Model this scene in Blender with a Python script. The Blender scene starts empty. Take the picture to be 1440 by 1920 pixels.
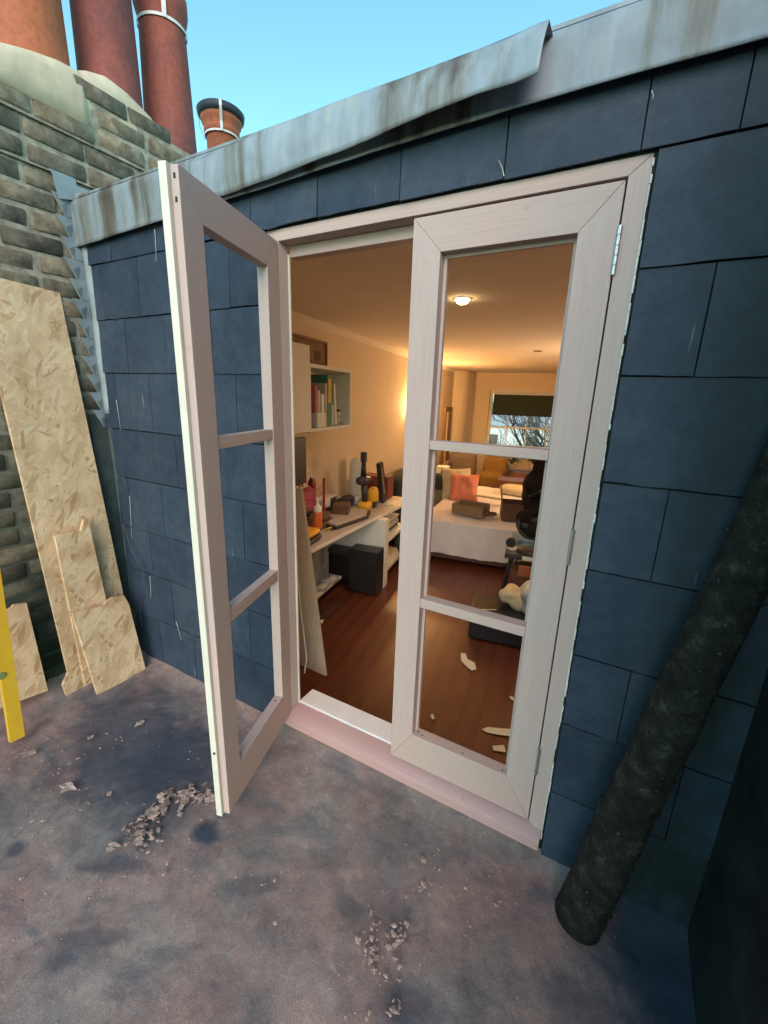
import bpy, bmesh, math, random
from mathutils import Vector, Matrix, noise as mnoise
random.seed(7)
sc = bpy.context.scene
COL = sc.collection

# ------------------------------------------------------------------ camera
RW = ((0.87086413, 0.15484616, -0.4664958), (0.49049885, -0.21251911, 0.84513106), (0.03172603, -0.96480998, -0.26102714))
CAM = Vector((0.0, -1.3116082, 1.56536901)); F = 801.3623
cd = bpy.data.cameras.new('camera'); cam = bpy.data.objects.new('camera', cd); COL.objects.link(cam)
cd.sensor_fit = 'HORIZONTAL'; cd.sensor_width = 36.0; cd.lens = 36.0 * F / 1440.0
cd.clip_start = 0.03; cd.clip_end = 3000
m = Matrix(((RW[0][0], -RW[0][1], -RW[0][2], CAM.x), (RW[1][0], -RW[1][1], -RW[1][2], CAM.y), (RW[2][0], -RW[2][1], -RW[2][2], CAM.z), (0, 0, 0, 1)))
cam.matrix_world = m
sc.camera = cam

# ------------------------------------------------------------------ world, sun, exposure
sc.cycles.max_bounces = 6; sc.cycles.diffuse_bounces = 4; sc.cycles.transmission_bounces = 4; sc.cycles.caustics_reflective = False; sc.cycles.caustics_refractive = False
w = bpy.data.worlds.new("World"); sc.world = w; w.use_nodes = True
nt = w.node_tree; nt.nodes.clear()
out = nt.nodes.new('ShaderNodeOutputWorld'); bg = nt.nodes.new('ShaderNodeBackground')
sky = nt.nodes.new('ShaderNodeTexSky'); sky.sky_type = 'NISHITA'; sky.sun_disc = False
SUN_EL = math.radians(28); SUN_AZ = math.radians(24)      # azimuth measured from -y (behind the camera) towards +x
sky.sun_elevation = SUN_EL; sky.sun_rotation = math.pi - SUN_AZ
sky.altitude = 30; sky.air_density = 1.0; sky.dust_density = 0.6; sky.ozone_density = 1.6
tint = nt.nodes.new('ShaderNodeMixRGB'); tint.blend_type = 'MULTIPLY'; tint.inputs[0].default_value = 1.0
tint.inputs[2].default_value = (0.94, 1.38, 1.16, 1)
nt.links.new(sky.outputs[0], tint.inputs[1]); nt.links.new(tint.outputs[0], bg.inputs[0])
bg.inputs[1].default_value = 0.15
nt.links.new(bg.outputs[0], out.inputs[0])
sl = bpy.data.lights.new('sun', 'SUN'); sun = bpy.data.objects.new('sun', sl); COL.objects.link(sun)
sl.energy = 1.25; sl.angle = math.radians(38); sl.color = (1.0, 0.66, 0.64)
sd = Vector((math.sin(SUN_AZ) * math.cos(SUN_EL), -math.cos(SUN_AZ) * math.cos(SUN_EL), math.sin(SUN_EL)))
sun.rotation_euler = sd.to_track_quat('Z', 'Y').to_euler()
sc.view_settings.view_transform = 'Standard'; sc.view_settings.look = 'None'
sc.view_settings.exposure = 1.0; sc.view_settings.gamma = 1.0; sc.view_settings.use_curve_mapping = False

# ------------------------------------------------------------------ measuring helpers (turn a photo pixel into a point on a known plane)
def ray(px, py):
    v = Vector((px - 720.0, py - 960.0, F))
    return Vector([sum(RW[i][k] * v[k] for k in range(3)) for i in range(3)])
def at(px, py, ax, val):
    r = ray(px, py); t = (val - CAM[ax]) / r[ax]; return CAM + r * t
def at_plane(px, py, p0, n):
    r = ray(px, py); t = (p0 - CAM).dot(n) / r.dot(n); return CAM + r * t
TH = 0.163; RO = Vector((-2.29, 0.12, 0))
E1 = Vector((math.cos(TH), math.sin(TH), 0)); E2 = Vector((-math.sin(TH), math.cos(TH), 0))
def LP(a, b, z): return RO + E1 * a + E2 * b + Vector((0, 0, z))
ZF = -0.33; ZC = 2.20

# ------------------------------------------------------------------ materials
MATS = {}
def nodes(name):
    mt = bpy.data.materials.new(name); mt.use_nodes = True
    t = mt.node_tree; b = t.nodes['Principled BSDF']; MATS[name] = mt
    return mt, t, b
def N(t, kind, **kw):
    n = t.nodes.new(kind)
    for k, v in kw.items():
        if k in n.inputs.keys(): n.inputs[k].default_value = v
        else: setattr(n, k, v)
    return n
def coords(t, scale=(1, 1, 1), obj=True, rot=(0, 0, 0)):
    tc = t.nodes.new('ShaderNodeTexCoord'); mp = t.nodes.new('ShaderNodeMapping')
    mp.inputs['Scale'].default_value = scale; mp.inputs['Rotation'].default_value = rot
    t.links.new(tc.outputs['Object'], mp.inputs[0]); 
    return mp.outputs[0]
def wcoords(t, scale=(1, 1, 1)):
    g = t.nodes.new('ShaderNodeNewGeometry'); mp = t.nodes.new('ShaderNodeMapping')
    mp.inputs['Scale'].default_value = scale
    t.links.new(g.outputs['Position'], mp.inputs[0]); return mp.outputs[0]
def ramp(t, fac, stops):
    r = t.nodes.new('ShaderNodeValToRGB'); e = r.color_ramp.elements
    while len(e) < len(stops): e.new(0.5)
    for el, (p, c) in zip(e, stops):
        el.position = p; el.color = (c[0], c[1], c[2], 1)
    t.links.new(fac, r.inputs[0]); return r.outputs[0]
def mixc(t, fac, a, b, mode='MIX'):
    x = t.nodes.new('ShaderNodeMixRGB'); x.blend_type = mode
    for i, v in ((0, fac), (1, a), (2, b)):
        if hasattr(v, 'is_linked') or isinstance(v, bpy.types.NodeSocket): t.links.new(v, x.inputs[i])
        elif i == 0: x.inputs[0].default_value = v
        else: x.inputs[i].default_value = (v[0], v[1], v[2], 1)
    return x.outputs[0]
def bump(t, b, h, strength=0.3, dist=0.01):
    n = t.nodes.new('ShaderNodeBump'); n.inputs['Strength'].default_value = strength; n.inputs['Distance'].default_value = dist
    t.links.new(h, n.inputs['Height']); t.links.new(n.outputs[0], b.inputs['Normal'])
def simple(name, c, rough=0.6, metal=0.0, var=0.15, scale=12, bs=0.15, stretch=(1, 1, 1), spec=0.5):
    mt, t, b = nodes(name)
    v = coords(t, stretch)
    n = N(t, 'ShaderNodeTexNoise', Scale=scale, Detail=6.0, Roughness=0.6); t.links.new(v, n.inputs[0])
    lo = [x * (1 - var) for x in c]; hi = [min(1, x * (1 + var)) for x in c]
    t.links.new(ramp(t, n.outputs[0], [(0.3, lo), (0.7, hi)]), b.inputs['Base Color'])
    b.inputs['Roughness'].default_value = rough; b.inputs['Metallic'].default_value = metal
    b.inputs['Specular IOR Level'].default_value = spec
    if bs: bump(t, b, n.outputs[0], bs, 0.004)
    return mt
def emit(name, c, s):
    mt, t, b = nodes(name)
    b.inputs['Base Color'].default_value = (0.8, 0.8, 0.8, 1)
    b.inputs['Emission Color'].default_value = (c[0], c[1], c[2], 1); b.inputs['Emission Strength'].default_value = s
    return mt

# primed hardwood: pale pinkish grey with faint grain
def wood_primed(name, base, pink, gdir):
    mt, t, b = nodes(name)
    sc_ = [150, 150, 150]; sc_[gdir] = 5
    v = coords(t, tuple(sc_))
    g = N(t, 'ShaderNodeTexNoise', Scale=1.0, Detail=5.0, Roughness=0.65); t.links.new(v, g.inputs[0])
    v2 = coords(t, (2.2, 2.2, 2.2)); n2 = N(t, 'ShaderNodeTexNoise', Scale=1.6, Detail=4.0); t.links.new(v2, n2.inputs[0])
    c1 = ramp(t, n2.outputs[0], [(0.35, base), (0.65, pink)])
    c2 = ramp(t, g.outputs[0], [(0.3, (0.90, 0.89, 0.885)), (0.65, (1, 1, 1))])
    c3 = mixc(t, 1.0, c1, c2, 'MULTIPLY')
    v3 = coords(t, (1, 1, 1)); n3 = N(t, 'ShaderNodeTexNoise', Scale=38.0, Detail=3.0); t.links.new(v3, n3.inputs[0])
    smut = ramp(t, n3.outputs[0], [(0.64, (1, 1, 1)), (0.76, (0.86, 0.82, 0.80))])
    t.links.new(mixc(t, 0.8, c3, smut, 'MULTIPLY'), b.inputs['Base Color'])
    b.inputs['Roughness'].default_value = 0.62
    bump(t, b, g.outputs[0], 0.25, 0.002)
    return mt
PRIM_Z = wood_primed('primed_wood_upright', (0.485, 0.395, 0.368), (0.52, 0.39, 0.36), 2)
PRIM_X = wood_primed('primed_wood_level', (0.48, 0.385, 0.35), (0.51, 0.375, 0.34), 0)
SILLM = wood_primed('pink_primed_sill', (0.50, 0.335, 0.325), (0.49, 0.31, 0.30), 0)
PALE = simple('pale_cream_paint', (0.66, 0.63, 0.54), 0.5, var=0.08, scale=9, bs=0.05)
WHITE = simple('white_board', (0.70, 0.70, 0.70), 0.5, var=0.08, scale=14)
SCREW = simple('dark_screw', (0.03, 0.025, 0.02), 0.4, 0.6)
STEEL = simple('hinge_steel', (0.62, 0.64, 0.65), 0.3, 0.9, var=0.1, scale=60)
FILLER = simple('white_filler', (0.62, 0.62, 0.60), 0.8, var=0.25, scale=90, bs=0.6)

def slate():
    mt, t, b = nodes('blue_grey_slate')
    oi = t.nodes.new('ShaderNodeObjectInfo')
    v = coords(t); wv = wcoords(t)
    fine = N(t, 'ShaderNodeTexNoise', Scale=420.0, Detail=2.0); t.links.new(v, fine.inputs[0])
    big = N(t, 'ShaderNodeTexNoise', Scale=3.2, Detail=5.0, Roughness=0.6); t.links.new(wv, big.inputs[0])
    base = ramp(t, big.outputs[0], [(0.25, (0.018, 0.032, 0.055)), (0.5, (0.029, 0.048, 0.078)), (0.8, (0.050, 0.068, 0.094))])
    pr = ramp(t, oi.outputs['Random'], [(0.0, (0.80, 0.83, 0.86)), (1.0, (1.15, 1.12, 1.1))])
    c = mixc(t, 1.0, base, pr, 'MULTIPLY')
    fr = ramp(t, fine.outputs[0], [(0.3, (0.82, 0.82, 0.82)), (0.7, (1.18, 1.18, 1.18))])
    c = mixc(t, 1.0, c, fr, 'MULTIPLY')
    m2 = N(t, 'ShaderNodeTexNoise', Scale=24.0, Detail=7.0, Roughness=0.7); t.links.new(wv, m2.inputs[0])
    c = mixc(t, 1.0, c, ramp(t, m2.outputs[0], [(0.28, (0.72, 0.74, 0.78)), (0.5, (1, 1, 1)), (0.78, (1.4, 1.34, 1.26))]), 'MULTIPLY')
    # chalky streaks and scratches
    sv = wcoords(t, (55, 55, 3.0)); sn = N(t, 'ShaderNodeTexNoise', Scale=1.0, Detail=2.0); t.links.new(sv, sn.inputs[0])
    sm = N(t, 'ShaderNodeTexNoise', Scale=5.0, Detail=2.0); t.links.new(wv, sm.inputs[0])
    a = ramp(t, sn.outputs[0], [(0.70, (0, 0, 0)), (0.80, (1, 1, 1))]); a2 = ramp(t, sm.outputs[0], [(0.55, (0, 0, 0)), (0.68, (1, 1, 1))])
    mk = mixc(t, 1.0, a, a2, 'MULTIPLY')
    mk2 = mixc(t, 1.0, mk, (0.45, 0.45, 0.45), 'MULTIPLY')
    c = mixc(t, mk2, c, (0.42, 0.46, 0.48))
    # green slime stains; the darkening to the right also paints in light falloff
    gn = N(t, 'ShaderNodeTexNoise', Scale=2.1, Detail=6.0, Roughness=0.7); gv = wcoords(t, (1.6, 1.6, 0.7)); t.links.new(gv, gn.inputs[0])
    gm = ramp(t, gn.outputs[0], [(0.36, (0, 0, 0)), (0.58, (0.95, 0.95, 0.95))])
    sx = t.nodes.new('ShaderNodeSeparateXYZ'); g = t.nodes.new('ShaderNodeNewGeometry'); t.links.new(g.outputs['Position'], sx.inputs[0])
    mr = t.nodes.new('ShaderNodeMapRange'); t.links.new(sx.outputs[0], mr.inputs[0])
    mr.inputs[1].default_value = 0.03; mr.inputs[2].default_value = 0.30
    gm = mixc(t, 1.0, gm, mr.outputs[0], 'MULTIPLY')
    c = mixc(t, gm, c, (0.012, 0.019, 0.014))
    t.links.new(c, b.inputs['Base Color'])
    b.inputs['Roughness'].default_value = 0.62; b.inputs['Specular IOR Level'].default_value = 0.35
    bump(t, b, m2.outputs[0], 0.4, 0.004)
    return mt
SLATE = slate()
def lead(name='weathered_lead', bright=1.0):
    mt, t, b = nodes(name)
    v = wcoords(t, (6.5, 6.5, 0.45)); n = N(t, 'ShaderNodeTexNoise', Scale=1.0, Detail=7.0, Roughness=0.62); t.links.new(v, n.inputs[0])
    v2 = wcoords(t, (20, 20, 14)); n2 = N(t, 'ShaderNodeTexNoise', Scale=1.0, Detail=5.0); t.links.new(v2, n2.inputs[0])
    k = bright
    c = ramp(t, n.outputs[0], [(0.36, (0.085*k, 0.070*k, 0.055*k)), (0.44, (0.17*k, 0.18*k, 0.17*k)), (0.50, (0.225*k, 0.27*k, 0.30*k)), (0.60, (0.26*k, 0.315*k, 0.36*k)), (0.72, (0.35*k, 0.37*k, 0.33*k))])
    f2 = ramp(t, n2.outputs[0], [(0.25, (0.78, 0.80, 0.82)), (0.7, (1.1, 1.1, 1.1))])
    t.links.new(mixc(t, 1.0, c, f2, 'MULTIPLY'), b.inputs['Base Color'])
    b.inputs['Roughness'].default_value = 0.5; b.inputs['Metallic'].default_value = 0.0
    bump(t, b, n2.outputs[0], 0.3, 0.006)
    return mt
LEAD = lead(); LEAD2 = lead('clean_lead', 1.1)
LEADC = simple('blue_grey_lead', (0.23, 0.27, 0.29), 0.5, 0.0, var=0.25, scale=7, bs=0.3)
LEADD = simple('dark_dirty_lead', (0.06, 0.075, 0.07), 0.6, 0.0, var=0.4, scale=9, bs=0.4)
def brickm():
    mt, t, b = nodes('sooty_stock_brick')
    oi = t.nodes.new('ShaderNodeObjectInfo'); wv = wcoords(t)
    n = N(t, 'ShaderNodeTexNoise', Scale=14.0, Detail=8.0, Roughness=0.7); t.links.new(wv, n.inputs[0])
    big = N(t, 'ShaderNodeTexNoise', Scale=2.0, Detail=4.0); t.links.new(wv, big.inputs[0])
    c = ramp(t, n.outputs[0], [(0.28, (0.062, 0.053, 0.042)), (0.5, (0.17, 0.142, 0.108)), (0.72, (0.33, 0.28, 0.21))])
    pr = ramp(t, oi.outputs['Random'], [(0.0, (0.65, 0.66, 0.66)), (0.5, (0.95, 0.95, 0.92)), (1.0, (1.45, 1.35, 1.22))])
    c = mixc(t, 1.0, c, pr, 'MULTIPLY')
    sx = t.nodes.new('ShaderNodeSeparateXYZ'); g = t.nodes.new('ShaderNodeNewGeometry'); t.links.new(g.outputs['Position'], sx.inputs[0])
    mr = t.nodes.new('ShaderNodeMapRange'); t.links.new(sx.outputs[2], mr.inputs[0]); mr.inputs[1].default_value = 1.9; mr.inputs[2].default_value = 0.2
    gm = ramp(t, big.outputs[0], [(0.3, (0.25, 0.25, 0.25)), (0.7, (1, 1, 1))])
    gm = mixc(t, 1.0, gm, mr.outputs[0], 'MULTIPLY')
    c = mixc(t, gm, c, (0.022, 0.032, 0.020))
    t.links.new(c, b.inputs['Base Color']); b.inputs['Roughness'].default_value = 0.92; b.inputs['Specular IOR Level'].default_value = 0.2
    bump(t, b, n.outputs[0], 0.7, 0.01)
    return mt
BRICK = brickm()
def mortarm():
    mt, t, b = nodes('lime_mortar'); wv = wcoords(t)
    n = N(t, 'ShaderNodeTexNoise', Scale=30.0, Detail=6.0); t.links.new(wv, n.inputs[0])
    c = ramp(t, n.outputs[0], [(0.3, (0.20, 0.172, 0.13)), (0.7, (0.44, 0.385, 0.30))])
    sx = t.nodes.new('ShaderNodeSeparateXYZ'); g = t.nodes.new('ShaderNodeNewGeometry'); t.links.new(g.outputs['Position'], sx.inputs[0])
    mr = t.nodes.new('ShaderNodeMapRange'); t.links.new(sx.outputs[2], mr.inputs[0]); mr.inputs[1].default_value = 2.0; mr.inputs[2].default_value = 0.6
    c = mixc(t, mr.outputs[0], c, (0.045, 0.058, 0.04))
    t.links.new(c, b.inputs['Base Color']); b.inputs['Roughness'].default_value = 0.95
    bump(t, b, n.outputs[0], 0.5, 0.006); return mt
MORTAR = mortarm()
FLAUNCH = simple('cream_cement', (0.60, 0.49, 0.35), 0.9, var=0.25, scale=6, bs=0.5)
def terracotta(name, c1, c2):
    mt, t, b = nodes(name); v = wcoords(t, (1, 1, 1))
    n = N(t, 'ShaderNodeTexNoise', Scale=2.6, Detail=6.0, Roughness=0.6); t.links.new(v, n.inputs[0])
    f = N(t, 'ShaderNodeTexNoise', Scale=40.0, Detail=4.0); t.links.new(v, f.inputs[0])
    c = ramp(t, n.outputs[0], [(0.33, c2), (0.62, c1)])
    fr = ramp(t, f.outputs[0], [(0.3, (0.8, 0.8, 0.8)), (0.7, (1.1, 1.1, 1.1))])
    t.links.new(mixc(t, 1.0, c, fr, 'MULTIPLY'), b.inputs['Base Color']); b.inputs['Roughness'].default_value = 0.8
    bump(t, b, f.outputs[0], 0.3, 0.004); return mt
TC1 = terracotta('orange_terracotta', (0.46, 0.13, 0.055), (0.30, 0.085, 0.05))
TC2 = terracotta('red_terracotta', (0.33, 0.085, 0.06), (0.17, 0.055, 0.055))
def osb():
    mt, t, b = nodes('strand_board')
    v = coords(t, (1, 1, 1))
    prev = None; h = None
    for i, (rot, s) in enumerate(((0.35, (13, 1, 50)), (1.15, (11, 1, 44)), (-0.7, (14, 1, 60)), (-1.25, (12, 1, 48)))):
        tc = t.nodes.new('ShaderNodeTexCoord')
        m1 = t.nodes.new('ShaderNodeMapping'); m1.inputs['Rotation'].default_value = (0, rot, 0); m1.inputs['Location'].default_value = (i * 3.1, 0, i * 1.7)
        m2 = t.nodes.new('ShaderNodeMapping'); m2.inputs['Scale'].default_value = (s[0], 0.01, s[2])
        t.links.new(tc.outputs['Object'], m1.inputs[0]); t.links.new(m1.outputs[0], m2.inputs[0])
        vo = N(t, 'ShaderNodeTexVoronoi', Scale=1.0, Randomness=1.0); t.links.new(m2.outputs[0], vo.inputs[0])
        sp = t.nodes.new('ShaderNodeSeparateColor'); t.links.new(vo.outputs['Color'], sp.inputs[0])
        c = ramp(t, sp.outputs[0], [(0.0, (0.50, 0.30, 0.16)), (0.12, (0.64, 0.43, 0.25)), (0.6, (0.76, 0.525, 0.32)), (0.92, (0.80, 0.58, 0.37)), (1.0, (0.78, 0.64, 0.42))])
        if prev is None: prev = c; h = sp.outputs[1]
        else:
            msk = ramp(t, sp.outputs[2], [(0.55, (0, 0, 0)), (0.60, (1, 1, 1))])
            prev = mixc(t, msk, prev, c); h = mixc(t, msk, h, sp.outputs[1])
    n = N(t, 'ShaderNodeTexNoise', Scale=7.0, Detail=5.0); t.links.new(v, n.inputs[0])
    fr = ramp(t, n.outputs[0], [(0.3, (0.80, 0.74, 0.68)), (0.55, (1.0, 1.0, 1.0)), (0.75, (1.12, 1.12, 1.12))])
    sv = coords(t, (40, 40, 90), rot=(0, .5, 0)); sn = N(t, 'ShaderNodeTexNoise', Scale=1.0, Detail=2.0); t.links.new(sv, sn.inputs[0])
    prev = mixc(t, 1.0, prev, ramp(t, sn.outputs[0], [(0.24, (0.55, 0.45, 0.36)), (0.31, (1, 1, 1))]), 'MULTIPLY')
    t.links.new(mixc(t, 1.0, prev, fr, 'MULTIPLY'), b.inputs['Base Color']); b.inputs['Roughness'].default_value = 0.6
    bump(t, b, h, 0.05, 0.002); return mt
OSB = osb()
PLY = simple('plain_ply_edge', (0.50, 0.40, 0.27), 0.7, var=0.12, scale=10, stretch=(8, 8, 1))
YEL = simple('yellow_paint', (0.72, 0.42, 0.03), 0.38, var=0.06, scale=30, bs=0.05)
YELP = simple('yellow_plastic', (0.80, 0.42, 0.03), 0.4, var=0.08)
ORG = simple('orange_glue', (0.62, 0.17, 0.04), 0.4)
BLK = simple('black_plastic', (0.018, 0.018, 0.020), 0.4, var=0.3)
DGR = simple('dark_grey_metal', (0.05, 0.05, 0.055), 0.45, 0.3, var=0.3)
BLKM = simple('black_box_paint', (0.010, 0.012, 0.014), 0.35, var=0.3)
WALLP = simple('cream_wall_paint', (0.72, 0.60, 0.44), 0.85, var=0.03, scale=4, bs=0.05)
CEILP = simple('ceiling_paint', (0.74, 0.66, 0.55), 0.9, var=0.02, scale=4, bs=0.04)
DESKM = simple('grey_desk_top', (0.48, 0.44, 0.42), 0.45, var=0.06)
WHP = simple('white_paint', (0.74, 0.74, 0.70), 0.5, var=0.03)
GREENB = simple('dark_green_fabric', (0.028, 0.045, 0.030), 0.9, var=0.2, scale=50)
DUV = simple('white_cotton', (0.72, 0.68, 0.68), 0.9, var=0.05, scale=10, bs=0.5)
SOFA = simple('dark_blue_grey_fabric', (0.030, 0.038, 0.042), 0.95, var=0.25, scale=40)
DARKF = simple('dark_brown_fabric', (0.022, 0.016, 0.014), 0.95, var=0.4, scale=30, spec=0.1)
CORAL = simple('coral_fabric', (0.72, 0.24, 0.15), 0.9, var=0.1, scale=30)
CREAMF = simple('cream_fabric', (0.62, 0.53, 0.33), 0.9, var=0.08)
CARD = simple('brown_cardboard', (0.26, 0.165, 0.09), 0.85, var=0.12, scale=9)
CARDD = simple('dark_cardboard', (0.13, 0.065, 0.04), 0.85, var=0.15, scale=9)
BROWNW = simple('brown_wood', (0.20, 0.095, 0.04), 0.5, var=0.2, scale=8, stretch=(8, 8, 1))
REDP = simple('dark_red', (0.32, 0.02, 0.03), 0.45, var=0.15)
MIR = simple('mirror_glass', (0.85, 0.80, 0.72), 0.06, 1.0, var=0.02, bs=0)
TEAL = simple('teal_card', (0.05, 0.22, 0.17), 0.6); YCARD = simple('yellow_card', (0.65, 0.45, 0.08), 0.6)
PINKC = simple('pink_card', (0.45, 0.10, 0.16), 0.6); GREYC = simple('pale_grey_card', (0.50, 0.50, 0.47), 0.6)
LEAFG = simple('dark_leaf', (0.030, 0.055, 0.018), 0.5, var=0.3)
SCRAP = simple('torn_white_paper', (0.70, 0.72, 0.62), 0.9, var=0.08, scale=40)
DEADL = simple('dead_leaf', (0.36, 0.26, 0.22), 0.85, var=0.35, scale=60, bs=0.5)
DEADP = simple('pale_dead_leaf', (0.42, 0.33, 0.28), 0.8, var=0.25, scale=60, bs=0.4)
WOODEND = simple('pale_raw_board', (0.42, 0.35, 0.25), 0.75, var=0.12, scale=5, stretch=(10, 10, 1))
BARK = simple('bare_bark', (0.10, 0.085, 0.07), 0.9, var=0.3)
CABLE = simple('white_cable', (0.72, 0.70, 0.66), 0.5)
TAPE = simple('white_strap', (0.72, 0.70, 0.70), 0.6, var=0.1)
DARKCAP = simple('dark_metal_cap', (0.03, 0.04, 0.05), 0.6, 0.2)
SEATY = simple('mustard_fabric', (0.24, 0.135, 0.028), 0.85, var=0.1)
GREYF = simple('grey_brown_fabric', (0.17, 0.13, 0.10), 0.9, var=0.15)

def terracem():
    mt, t, b = nodes('mossy_roof_felt')
    wv = wcoords(t)
    big = N(t, 'ShaderNodeTexNoise', Scale=2.6, Detail=7.0, Roughness=0.62, Distortion=0.4); t.links.new(wv, big.inputs[0])
    mid = N(t, 'ShaderNodeTexNoise', Scale=9.0, Detail=6.0, Roughness=0.7); t.links.new(wv, mid.inputs[0])
    grit = N(t, 'ShaderNodeTexNoise', Scale=330.0, Detail=3.0); t.links.new(wv, grit.inputs[0])
    hue = N(t, 'ShaderNodeTexNoise', Scale=1.7, Detail=4.0); v2 = wcoords(t, (1.0, 1.0, 5)); t.links.new(v2, hue.inputs[0])
    c1 = ramp(t, big.outputs[0], [(0.28, (0.155, 0.130, 0.128)), (0.44, (0.262, 0.200, 0.182)), (0.62, (0.325, 0.245, 0.218)), (0.8, (0.38, 0.31, 0.275))])
    hr = ramp(t, hue.outputs[0], [(0.32, (0.80, 1.00, 1.04)), (0.5, (1.0, 1.0, 1.0)), (0.66, (1.15, 0.94, 0.90))])
    c1 = mixc(t, 1.0, c1, hr, 'MULTIPLY')
    mr = ramp(t, mid.outputs[0], [(0.30, (0.72, 0.75, 0.80)), (0.5, (1, 1, 1)), (0.72, (1.16, 1.14, 1.12))])
    c1 = mixc(t, 1.0, c1, mr, 'MULTIPLY')
    fk = N(t, 'ShaderNodeTexNoise', Scale=21.0, Detail=9.0, Roughness=0.72, Distortion=0.6); t.links.new(wv, fk.inputs[0])
    c1 = mixc(t, 1.0, c1, ramp(t, fk.outputs[0], [(0.30, (0.66, 0.69, 0.74)), (0.43, (0.95, 0.96, 0.97)), (0.56, (1.0, 1.0, 1.0)), (0.66, (1.28, 1.25, 1.22))]), 'MULTIPLY')
    st = N(t, 'ShaderNodeTexNoise', Scale=4.2, Detail=8.0, Roughness=0.66, Distortion=0.8); sv_ = wcoords(t, (0.7, 1.5, 1)); t.links.new(sv_, st.inputs[0])
    c1 = mixc(t, ramp(t, st.outputs[0], [(0.52, (0, 0, 0)), (0.66, (0.62, 0.62, 0.62))]), c1, (0.105, 0.125, 0.140))
    gr = ramp(t, grit.outputs[0], [(0.3, (0.74, 0.74, 0.76)), (0.55, (1, 1, 1)), (0.72, (1.35, 1.35, 1.35))])
    c1 = mixc(t, 1.0, c1, gr, 'MULTIPLY')
    # damp, nearly black-blue felt showing through at known places; blobs at the lower right paint in shade
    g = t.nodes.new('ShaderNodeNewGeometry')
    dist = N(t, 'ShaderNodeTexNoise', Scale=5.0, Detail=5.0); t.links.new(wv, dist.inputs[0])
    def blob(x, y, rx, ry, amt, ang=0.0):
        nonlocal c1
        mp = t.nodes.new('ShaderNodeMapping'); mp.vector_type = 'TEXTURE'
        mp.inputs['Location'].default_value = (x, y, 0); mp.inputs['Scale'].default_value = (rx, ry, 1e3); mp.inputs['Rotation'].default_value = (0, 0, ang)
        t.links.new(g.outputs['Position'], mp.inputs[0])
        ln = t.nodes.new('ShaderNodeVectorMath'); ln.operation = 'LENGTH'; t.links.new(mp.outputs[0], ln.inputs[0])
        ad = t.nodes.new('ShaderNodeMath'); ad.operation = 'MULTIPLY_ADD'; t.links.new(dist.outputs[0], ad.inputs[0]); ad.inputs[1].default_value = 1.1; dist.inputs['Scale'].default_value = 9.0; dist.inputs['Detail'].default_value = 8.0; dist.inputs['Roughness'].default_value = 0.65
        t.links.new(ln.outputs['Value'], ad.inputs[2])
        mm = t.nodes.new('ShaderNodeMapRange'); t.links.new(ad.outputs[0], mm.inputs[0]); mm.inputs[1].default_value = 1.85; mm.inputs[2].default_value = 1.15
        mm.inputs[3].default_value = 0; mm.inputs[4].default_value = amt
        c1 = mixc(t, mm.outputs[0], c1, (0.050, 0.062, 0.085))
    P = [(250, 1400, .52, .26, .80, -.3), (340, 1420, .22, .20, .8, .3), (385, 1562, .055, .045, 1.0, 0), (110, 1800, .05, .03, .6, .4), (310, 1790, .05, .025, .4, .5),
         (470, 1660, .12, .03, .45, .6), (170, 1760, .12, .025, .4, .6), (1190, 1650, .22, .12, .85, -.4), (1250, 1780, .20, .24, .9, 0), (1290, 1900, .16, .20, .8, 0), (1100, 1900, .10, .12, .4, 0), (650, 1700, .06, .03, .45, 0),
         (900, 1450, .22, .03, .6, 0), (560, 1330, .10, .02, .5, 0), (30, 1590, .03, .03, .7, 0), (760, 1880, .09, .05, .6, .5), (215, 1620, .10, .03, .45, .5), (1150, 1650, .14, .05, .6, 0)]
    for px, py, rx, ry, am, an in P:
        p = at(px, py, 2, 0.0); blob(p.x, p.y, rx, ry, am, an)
    t.links.new(c1, b.inputs['Base Color']); b.inputs['Roughness'].default_value = 0.9; b.inputs['Specular IOR Level'].default_value = 0.2
    ad = t.nodes.new('ShaderNodeMath'); ad.operation = 'MULTIPLY_ADD'; t.links.new(mid.outputs[0], ad.inputs[0]); ad.inputs[1].default_value = 3.0; t.links.new(fk.outputs[0], ad.inputs[2])
    bump(t, b, ad.outputs[0], 0.32, 0.004); return mt
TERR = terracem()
def polem():
    mt, t, b = nodes('mossy_dark_pole'); wv = wcoords(t)
    n = N(t, 'ShaderNodeTexNoise', Scale=22.0, Detail=8.0, Roughness=0.75); t.links.new(wv, n.inputs[0])
    s = N(t, 'ShaderNodeTexNoise', Scale=70.0, Detail=3.0); t.links.new(wv, s.inputs[0])
    c = ramp(t, n.outputs[0], [(0.38, (0.006, 0.007, 0.006)), (0.55, (0.022, 0.023, 0.018)), (0.72, (0.085, 0.083, 0.066))])
    sp = ramp(t, s.outputs[0], [(0.69, (0, 0, 0)), (0.74, (1, 1, 1))])
    c = mixc(t, sp, c, (0.11, 0.105, 0.09))
    t.links.new(c, b.inputs['Base Color']); b.inputs['Roughness'].default_value = 0.85; b.inputs['Specular IOR Level'].default_value = 0.25
    bump(t, b, n.outputs[0], 0.8, 0.012); return mt
POLE = polem()
DARKW = simple('black_slimy_wall', (0.016, 0.022, 0.022), 0.85, var=0.6, scale=7, bs=0.5, spec=0.2)
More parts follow.
